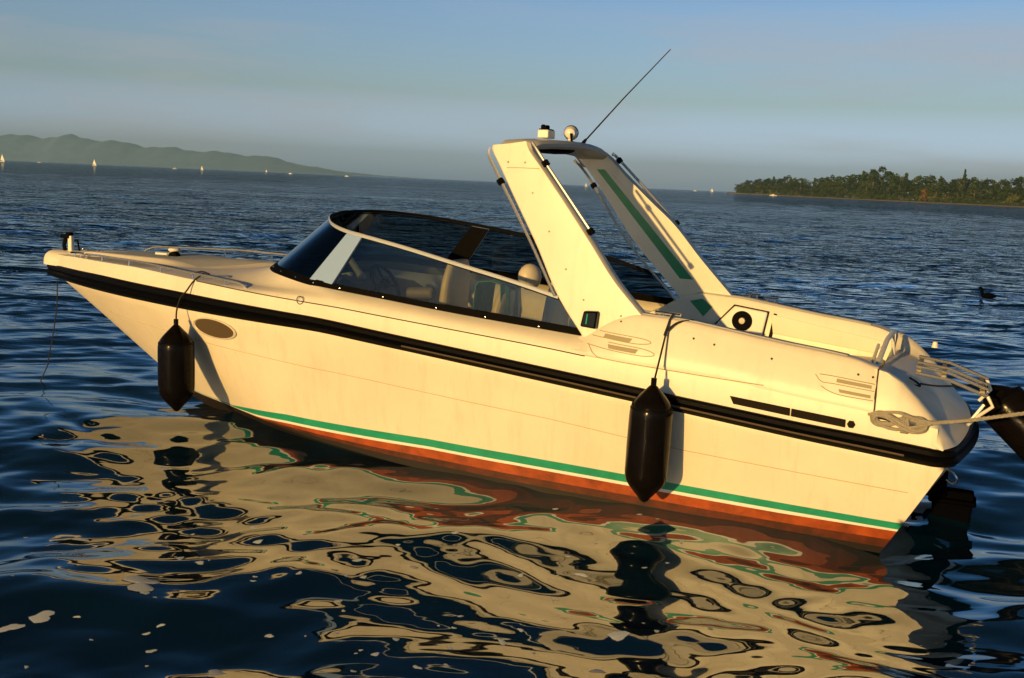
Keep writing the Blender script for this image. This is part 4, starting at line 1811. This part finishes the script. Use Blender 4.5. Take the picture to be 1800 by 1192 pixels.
def make_tree(kind, seed, name, lm):
    r = random.Random(seed)
    root = bpy.data.objects.new(name, None)
    COL.objects.link(root)
    H = 1.0
    mb = MB()
    # unit-height tree: trunk with limbs
    mb.tube([(0, 0, 0), (.01, 0, .3), (0, .01, .6), (0, 0, .85)], .02, 6, radii=[.028, .022, .014, .004])
    for k in range(6):
        a = r.uniform(0, 6.28)
        z = r.uniform(.25, .6)
        mb.tube([(0, 0, z), (.10 * math.cos(a), .10 * math.sin(a), z + .10), (.18 * math.cos(a), .18 * math.sin(a), z + .2)], .006, 4, radii=[.010, .007, .003])
    tk = mb.build('trunk', BARK, root)
    vs, fs = [], []

    def leaf(c, s_):
        n = Vector((r.gauss(0, 1), r.gauss(0, 1), r.gauss(0, 1))).normalized()
        u = n.orthogonal().normalized()
        w = n.cross(u)
        a = r.uniform(0, 6.28)
        u, w = u * math.cos(a) + w * math.sin(a), w * math.cos(a) - u * math.sin(a)
        i = len(vs)
        for q in ((-1, -.6), (.2, -1), (1, .1), (.3, 1), (-.8, .7)):
            vs.append(tuple(c + u * q[0] * s_ * r.uniform(.7, 1.2) + w * q[1] * s_ * r.uniform(.7, 1.2)))
        fs.append(tuple(range(i, i + 5)))
    if kind == 'round':
        clumps = []
        for k in range(20):
            th = r.uniform(0, 6.28)
            z = r.uniform(.16, .92)
            env = .30 * math.sqrt(max(.04, 1 - ((z - .52) / .46) ** 2))
            rr = env * r.uniform(.25, 1.0)
            clumps.append((Vector((rr * math.cos(th), rr * math.sin(th), z)), r.uniform(.07, .13)))
        for c, cr_ in clumps:
            for _ in range(34):
                d = Vector((r.gauss(0, 1), r.gauss(0, 1), r.gauss(0, 1))).normalized() * cr_ * r.uniform(.55, 1.05)
                leaf(c + d, r.uniform(.016, .032))
    elif kind == 'poplar':
        for _ in range(560):
            z = r.uniform(.06, 1.0)
            env = .11 * (1 - abs(z - .45) / .60) ** .6 * (1 + .25 * math.sin(z * 23 + seed))
            th = r.uniform(0, 6.28)
            rr = env * math.sqrt(r.random())
            leaf(Vector((rr * math.cos(th), rr * math.sin(th), z)), r.uniform(.014, .028))
    elif kind == 'conifer':
        for _ in range(600):
            z = r.uniform(.10, 1.0)
            tier = .75 + .25 * math.cos(z * 60)
            env = .22 * (1.02 - z) ** .85 * tier
            th = r.uniform(0, 6.28)
            rr = env * math.sqrt(r.random())
            leaf(Vector((rr * math.cos(th), rr * math.sin(th), z - rr * .2)), r.uniform(.013, .024))
    else:  # bush / willow
        for k in range(13):
            th = r.uniform(0, 6.28)
            rr = r.uniform(0, .45)
            c = Vector((rr * math.cos(th), rr * math.sin(th), r.uniform(.15, .75)))
            cr_ = r.uniform(.15, .26)
            for _ in range(34):
                d = Vector((r.gauss(0, 1), r.gauss(0, 1), r.gauss(0, 1))).normalized() * cr_ * r.uniform(.5, 1.05)
                p = c + d
                p.z = max(.02, p.z)
                leaf(p, r.uniform(.03, .06))
    me = bpy.data.meshes.new('crown')
    me.from_pydata(vs, [], fs)
    me.materials.append(lm)
    co = bpy.data.objects.new('crown', me)
    COL.objects.link(co)
    co.parent = root
    return root


protos = {
    'round_olive': [make_tree('round', 1, 'broadleaf_tree', LM[0]), make_tree('round', 2, 'broadleaf_tree', LM[0])],
    'round_dark': [make_tree('round', 3, 'broadleaf_tree', LM[1]), make_tree('round', 7, 'broadleaf_tree', LM[1])],
    'poplar': [make_tree('poplar', 4, 'poplar_tree', LM[0]), make_tree('poplar', 8, 'poplar_tree', LM[2])],
    'conifer': [make_tree('conifer', 5, 'conifer_tree', LM[1])],
    'bush': [make_tree('bush', 6, 'shore_bush', LM[2]), make_tree('bush', 9, 'shore_bush', LM[3]), make_tree('bush', 10, 'shore_bush', LM[0])],
}
used = set()
TLAB = {'round_olive': ('olive green broadleaf tree in the belt of trees along the far shore', 'tree', 'olive broadleaf trees on the far shore'),
        'round_dark': ('dark green broadleaf tree in the belt of trees along the far shore', 'tree', 'dark broadleaf trees on the far shore'),
        'poplar': ('slender upright tree in the belt of trees along the far shore', 'tree', 'slender trees on the far shore'),
        'conifer': ('dark pointed conifer rising above the far shore trees', 'tree', 'conifers on the far shore'),
        'bush': ('low bush at the water edge of the far wooded shore', 'bush', 'bushes along the far shore')}


def plant(kind, x, y, h, wscale=1.0, label=None, idx=None):
    lst = protos[kind]
    k = CR.randrange(len(lst)) if idx is None else idx
    src = lst[k]
    if (kind, k) not in used:
        used.add((kind, k))
        o = src
    else:
        o = src.copy()
        COL.objects.link(o)
        for ch in list(src.children):
            c = ch.copy()
            COL.objects.link(c)
            c.parent = o
    o.location = (x, y, .8)
    o.rotation_euler = (0, 0, CR.uniform(0, 6.28))
    o.scale = (h * wscale, h * wscale, h)
    lb = TLAB[kind]
    if label:
        tag(o, label, lb[1])
        if 'group' in o:
            del o['group']
    else:
        tag(o, lb[0], lb[1], lb[2])
    return o


# skyline of the wood: (photo column, height in photo pixels above the beach)
SKYL = [(1284, 16), (1300, 24), (1320, 27), (1350, 31), (1380, 33), (1400, 28), (1430, 32), (1460, 38), (1490, 46), (1515, 54), (1535, 50), (1560, 44),
        (1590, 42), (1620, 46), (1650, 44), (1670, 40), (1690, 48), (1720, 40), (1750, 44), (1770, 46), (1800, 46), (1900, 50)]


def tree_at(px, kind, frac, back=0.0, ws=1.0, **kw):
    d = dist_of(px) + 14 + back
    x = (px - 900) / 1800.0 * d
    h = itp(px, SKYL) / 1800.0 * d * frac
    return plant(kind, x, d, h, ws, **kw)


def wood():
    px = 1279.0
    while px < 1840:
        sc = itp(px, SKYL)
        k = CR.choice(['round_olive', 'round_dark', 'round_olive', 'round_dark', 'round_dark', 'round_olive', 'poplar'] if px > 1460 else ['poplar', 'round_olive', 'round_dark', 'round_olive', 'round_dark'])
        tree_at(px, k, CR.uniform(.92, 1.10), CR.uniform(10, 30), CR.uniform(1.15, 1.5) if k != 'poplar' else 1.3)
        px += max(4.0, sc * .24) * CR.uniform(.7, 1.2)
    px = 1283.0
    while px < 1840:
        sc = itp(px, SKYL)
        k = CR.choice(['round_dark', 'round_olive', 'round_dark', 'round_olive', 'round_dark'])
        tree_at(px, k, CR.uniform(.6, .85), CR.uniform(0, 9), CR.uniform(1.3, 1.8))
        px += max(4.0, sc * .22) * CR.uniform(.7, 1.2)
    px = 1280.0
    while px < 1840:
        k = CR.choice([0, 2, 2, 2, 0, 2, 2, 2])
        tree_at(px, 'bush', CR.uniform(.20, .40), CR.uniform(-8, -2), CR.uniform(1.0, 1.7), idx=k)
        px += CR.uniform(7, 14)
    # single trees that stand out
    tree_at(1671, 'conifer', 1.45, 0, 1.0, label='tall dark pointed conifer standing above the far shore wood')
    tree_at(1607, 'bush', .62, -4, 1.0, label='large rust coloured bush in the middle of the wooded shore', idx=1)
    tree_at(1758, 'bush', .48, -8, 1.0, label='pale yellow green willow bush on the beach toward the right edge', idx=0)


wood()


# ------------------------------------------------------------------ distant sailing boats
SAILM = mat('sail_cloth', (.85, .84, .80), .8)
HULLM = mat('small_boat_hull', (.80, .80, .78), .4)


def sail_boat(px, d, hgt, kind, label):
    x = (px - 900) / 1800.0 * d
    if kind == 'sail':
        o = bpy.data.objects.new('sailing_boat', None)
    else:
        o = bpy.data.objects.new('small_motorboat', None)
    COL.objects.link(o)
    o.location = (x, d, 0)
    o.rotation_euler = (0, 0, CR.uniform(-.5, .5))
    tag(o, label, 'sailboat' if kind == 'sail' else 'motorboat')
    L = hgt * .75 if kind == 'sail' else hgt * 2.6
    rows = []
    for i in range(9):
        t = i / 8
        w = L * .14 * (1 - (2 * t - .8) ** 2 / 1.5) if t < .98 else .02
        w = max(.02, w)
        xx = (t - .5) * L
        hh = L * .09
        rows.append([(xx, -w, hh), (xx, -w * .7, 0), (xx, 0, -.2), (xx, w * .7, 0), (xx, w, hh)])
    mb = MB()
    mb.grid(rows)
    mb.add([r[0] for r in rows] + [r[-1] for r in reversed(rows)], [tuple(range(18))])
    mb.add(rows[0], [(0, 1, 2, 3, 4)])
    mb.build('hull', HULLM, o)
    if kind == 'sail':
        mb = MB()
        mb.tube([(0, 0, L * .09), (0, 0, hgt)], L * .008, 5)
        mb.build('mast', M['alu'], o)
        mb = MB()
        rows = []
        for i in range(8):
            t = i / 7
            z = L * .2 + (hgt * .97 - L * .2) * t
            w = L * .40 * (1 - t) ** .8
            rows.append([(-w * u - .02, .10 * L * math.sin(u * math.pi) * (1 - t), z) for u in (0, .25, .5, .75, 1)])
        mb.grid(rows)
        mb.build('mainsail', SAILM, o, solid=.03)
        mb = MB()
        rows = []
        for i in range(7):
            t = i / 6
            z = L * .12 + (hgt * .80 - L * .12) * t
            xf = L * .42 * (1 - t)
            rows.append([(xf * (1 - u) + .05, .08 * L * math.sin(u * math.pi) * (1 - t), z) for u in (0, .33, .66, .98)])
        mb.grid(rows)
        mb.build('jib', SAILM, o, solid=.03)
    else:
        mb = MB()
        mb.prism([(-L * .25, -L * .07, L * .09), (L * .15, -L * .07, L * .09), (L * .05, -L * .07, L * .20), (-L * .2, -L * .07, L * .20)], (0, L * .14, 0))
        mb.build('cabin', HULLM, o, bevel=.05)
    return o


sail_boat(2, 1500, 11.5, 'sail', 'white sailboat cut by the left edge of the picture')
sail_boat(66, 2300, 3.2, 'motor', 'tiny pale motorboat on the horizon near the left edge')
sail_boat(162, 1500, 9.5, 'sail', 'white sailboat under full sail on the horizon above the bow')
sail_boat(302, 1700, 3.0, 'motor', 'low white motorboat on the horizon left of centre')
sail_boat(349, 1600, 7.0, 'sail', 'small white sailboat on the horizon right of the low motorboat')
sail_boat(461, 3200, 8.5, 'sail', 'faint hazy sailboat on the horizon between two brighter boats')
sail_boat(503, 1700, 2.8, 'motor', 'white motorboat on the horizon above the foredeck')
sail_boat(601, 1600, 2.6, 'motor', 'small white motorboat on the horizon above the windscreen')
sail_boat(1017, 1500, 6.5, 'sail', 'small sailboat seen on the horizon through the radar arch')
sail_boat(1207, 2300, 3.0, 'motor', 'distant pale motorboat just left of the wooded point')
sail_boat(1236, 2100, 8.0, 'sail', 'distant sailboat nearest the tip of the wooded point')
sail_boat(1343, 1080, 3.0, 'motor', 'white motorboat lying close to the wooded shore')


# ------------------------------------------------------------------ swimming bird
def bird():
    # pixel (1735, 519): on the water, about 24 m out
    d = Vector(fwd) * 1800 + RR * (1735 - 900) + UU * (596 - 524)
    t_ = -CAM_H / d.z
    P = Vector((0, 0, CAM_H)) + d * t_
    o = bpy.data.objects.new('water_bird', None)
    COL.objects.link(o)
    o.location = (P.x, P.y, 0)
    o.rotation_euler = (0, 0, math.radians(176))
    tag(o, 'black swimming bird with raised neck on the open water at right', 'bird')
    sc = P.length / 1800.0
    me = bpy.data.meshes.new('bird_body')
    # skeleton: tail, rump, belly, chest, neck base, neck, head, bill (metres)
    pts = [(-.24, 0, .05), (-.15, 0, .06), (-.03, 0, .05), (.08, 0, .055), (.135, 0, .10), (.15, 0, .18), (.152, 0, .235), (.19, 0, .262), (.25, 0, .255)]
    rad = [.03, .065, .09, .08, .055, .042, .042, .045, .014]
    k = (30 * sc) / .49
    me.from_pydata([tuple(c * k for c in p) for p in pts], [(i, i + 1) for i in range(8)], [])
    b = bpy.data.objects.new('bird_body', me)
    COL.objects.link(b)
    b.parent = o
    md = b.modifiers.new('skin', 'SKIN')
    for i, r_ in enumerate(rad):
        me.skin_vertices[0].data[i].radius = (r_ * k, r_ * k)
    me.skin_vertices[0].data[2].use_root = True
    ms = b.modifiers.new('sub', 'SUBSURF')
    ms.levels = ms.render_levels = 2
    me.materials.append(mat('black_plumage', (.0015, .0015, .002), .8, spec=.03))


bird()

# ------------------------------------------------------------------ foam flecks on the water
FOAM = mat('foam', (.66, .74, .80), .8, bump=.3, bscale=60)


def pix_water(px, py):
    d = Vector(fwd) * 1800 + RR * (px - 900) + UU * (596 - py)
    t_ = -CAM_H / d.z
    return Vector((0, 0, CAM_H)) + d * t_


def fleck_mesh(seed, jag=.25, n=14):
    r = random.Random(seed)
    ph = [r.uniform(0, 6.28) for _ in range(3)]
    rim, top = [], []
    for i in range(n):
        a = i / n * 2 * math.pi
        q = 1 + jag * math.sin(2 * a + ph[0]) + jag * .7 * math.sin(3 * a + ph[1]) + jag * .4 * math.sin(5 * a + ph[2])
        rim.append((q * math.cos(a), q * math.sin(a), 0))
        top.append((q * .7 * math.cos(a), q * .7 * math.sin(a), .12))
    me = bpy.data.meshes.new('foam_fleck')
    vs = rim + top + [(0, 0, .15)]
    fs = [(i, (i + 1) % n, n + (i + 1) % n, n + i) for i in range(n)] + [(n + i, n + (i + 1) % n, 2 * n) for i in range(n)]
    me.from_pydata(vs, [], fs)
    me.polygons.foreach_set('use_smooth', [True] * len(me.polygons))
    me.materials.append(FOAM)
    return me


def foam():
    meshes = [fleck_mesh(s_) for s_ in range(6)] + [fleck_mesh(30, .45, 22)]
    r = random.Random(77)

    def put(px, py, size, me, stretch=1.5, label=None, rot=0.0):
        P = pix_water(px, py)
        e = .03
        z = float(wave_h(np.array([P.x]), np.array([P.y]))[0])
        zx = float(wave_h(np.array([P.x + e]), np.array([P.y]))[0])
        zy = float(wave_h(np.array([P.x]), np.array([P.y + e]))[0])
        n = Vector((-(zx - z) / e, -(zy - z) / e, 1)).normalized()
        o = bpy.data.objects.new('foam_fleck', me)
        COL.objects.link(o)
        o.rotation_mode = 'QUATERNION'
        o.rotation_quaternion = n.to_track_quat('Z', 'Y') @ Matrix.Rotation(rot, 4, 'Z').to_quaternion()
        o.location = (P.x, P.y, z + .001)
        o.scale = (size * stretch, size, size * .25)
        if label:
            tag(o, label, 'foam')
        else:
            tag(o, 'small white foam fleck drifting on the dark water in front of the boat', 'foam', 'foam flecks on the water')
    put(248, 1035, .085, meshes[6], 1.5, 'largest pale foam patch, lobed, on dark water at lower left')
    put(74, 1084, .05, meshes[2], 1.4, 'pale foam patch left of the big lobed one, near the lower left corner')
    put(18, 1102, .035, meshes[3], 1.7, 'oval foam patch at the left edge near the lower corner')
    put(142, 936, .034, meshes[1], 1.6, 'oval foam patch above the big lobed one, below the bow reflection')
    put(378, 834 + 330, .04, meshes[5], 1.4, 'pale foam fleck at the lower edge left of centre')
    put(1087, 1116, .05, meshes[0], 1.2, 'pale foam blob below the reflection of the midships fender')
    k = 0
    while k < 85:
        px, py = r.uniform(0, 1250), r.uniform(880, 1185)
        if px < 250 and py < 900:
            continue
        s_ = r.choice([.007, .009, .010, .012, .016, .022])
        put(px, py, s_, meshes[r.randrange(6)], r.uniform(1.1, 1.8), rot=r.uniform(-.4, .4))
        k += 1


foam()


# ------------------------------------------------------------------ haze over the lake
def haze():
    mb = MB()
    mb.box((0, 0, 164), (27000, 27000, 332))
    o = mb.build('haze', None or HZ, smooth=False)
    tag(o, kind='stuff')


HZ = bpy.data.materials.new('haze_air')
HZ.use_nodes = True
HZ.node_tree.nodes.clear()
ho = HZ.node_tree.nodes.new('ShaderNodeOutputMaterial')
hv = HZ.node_tree.nodes.new('ShaderNodeVolumePrincipled')
hv.inputs['Color'].default_value = (0.36, 0.66, 1.0, 1)
hv.inputs['Density'].default_value = 0.00010
hv.inputs['Anisotropy'].default_value = 0.0
HZ.node_tree.links.new(hv.outputs[0], ho.inputs['Volume'])
haze()
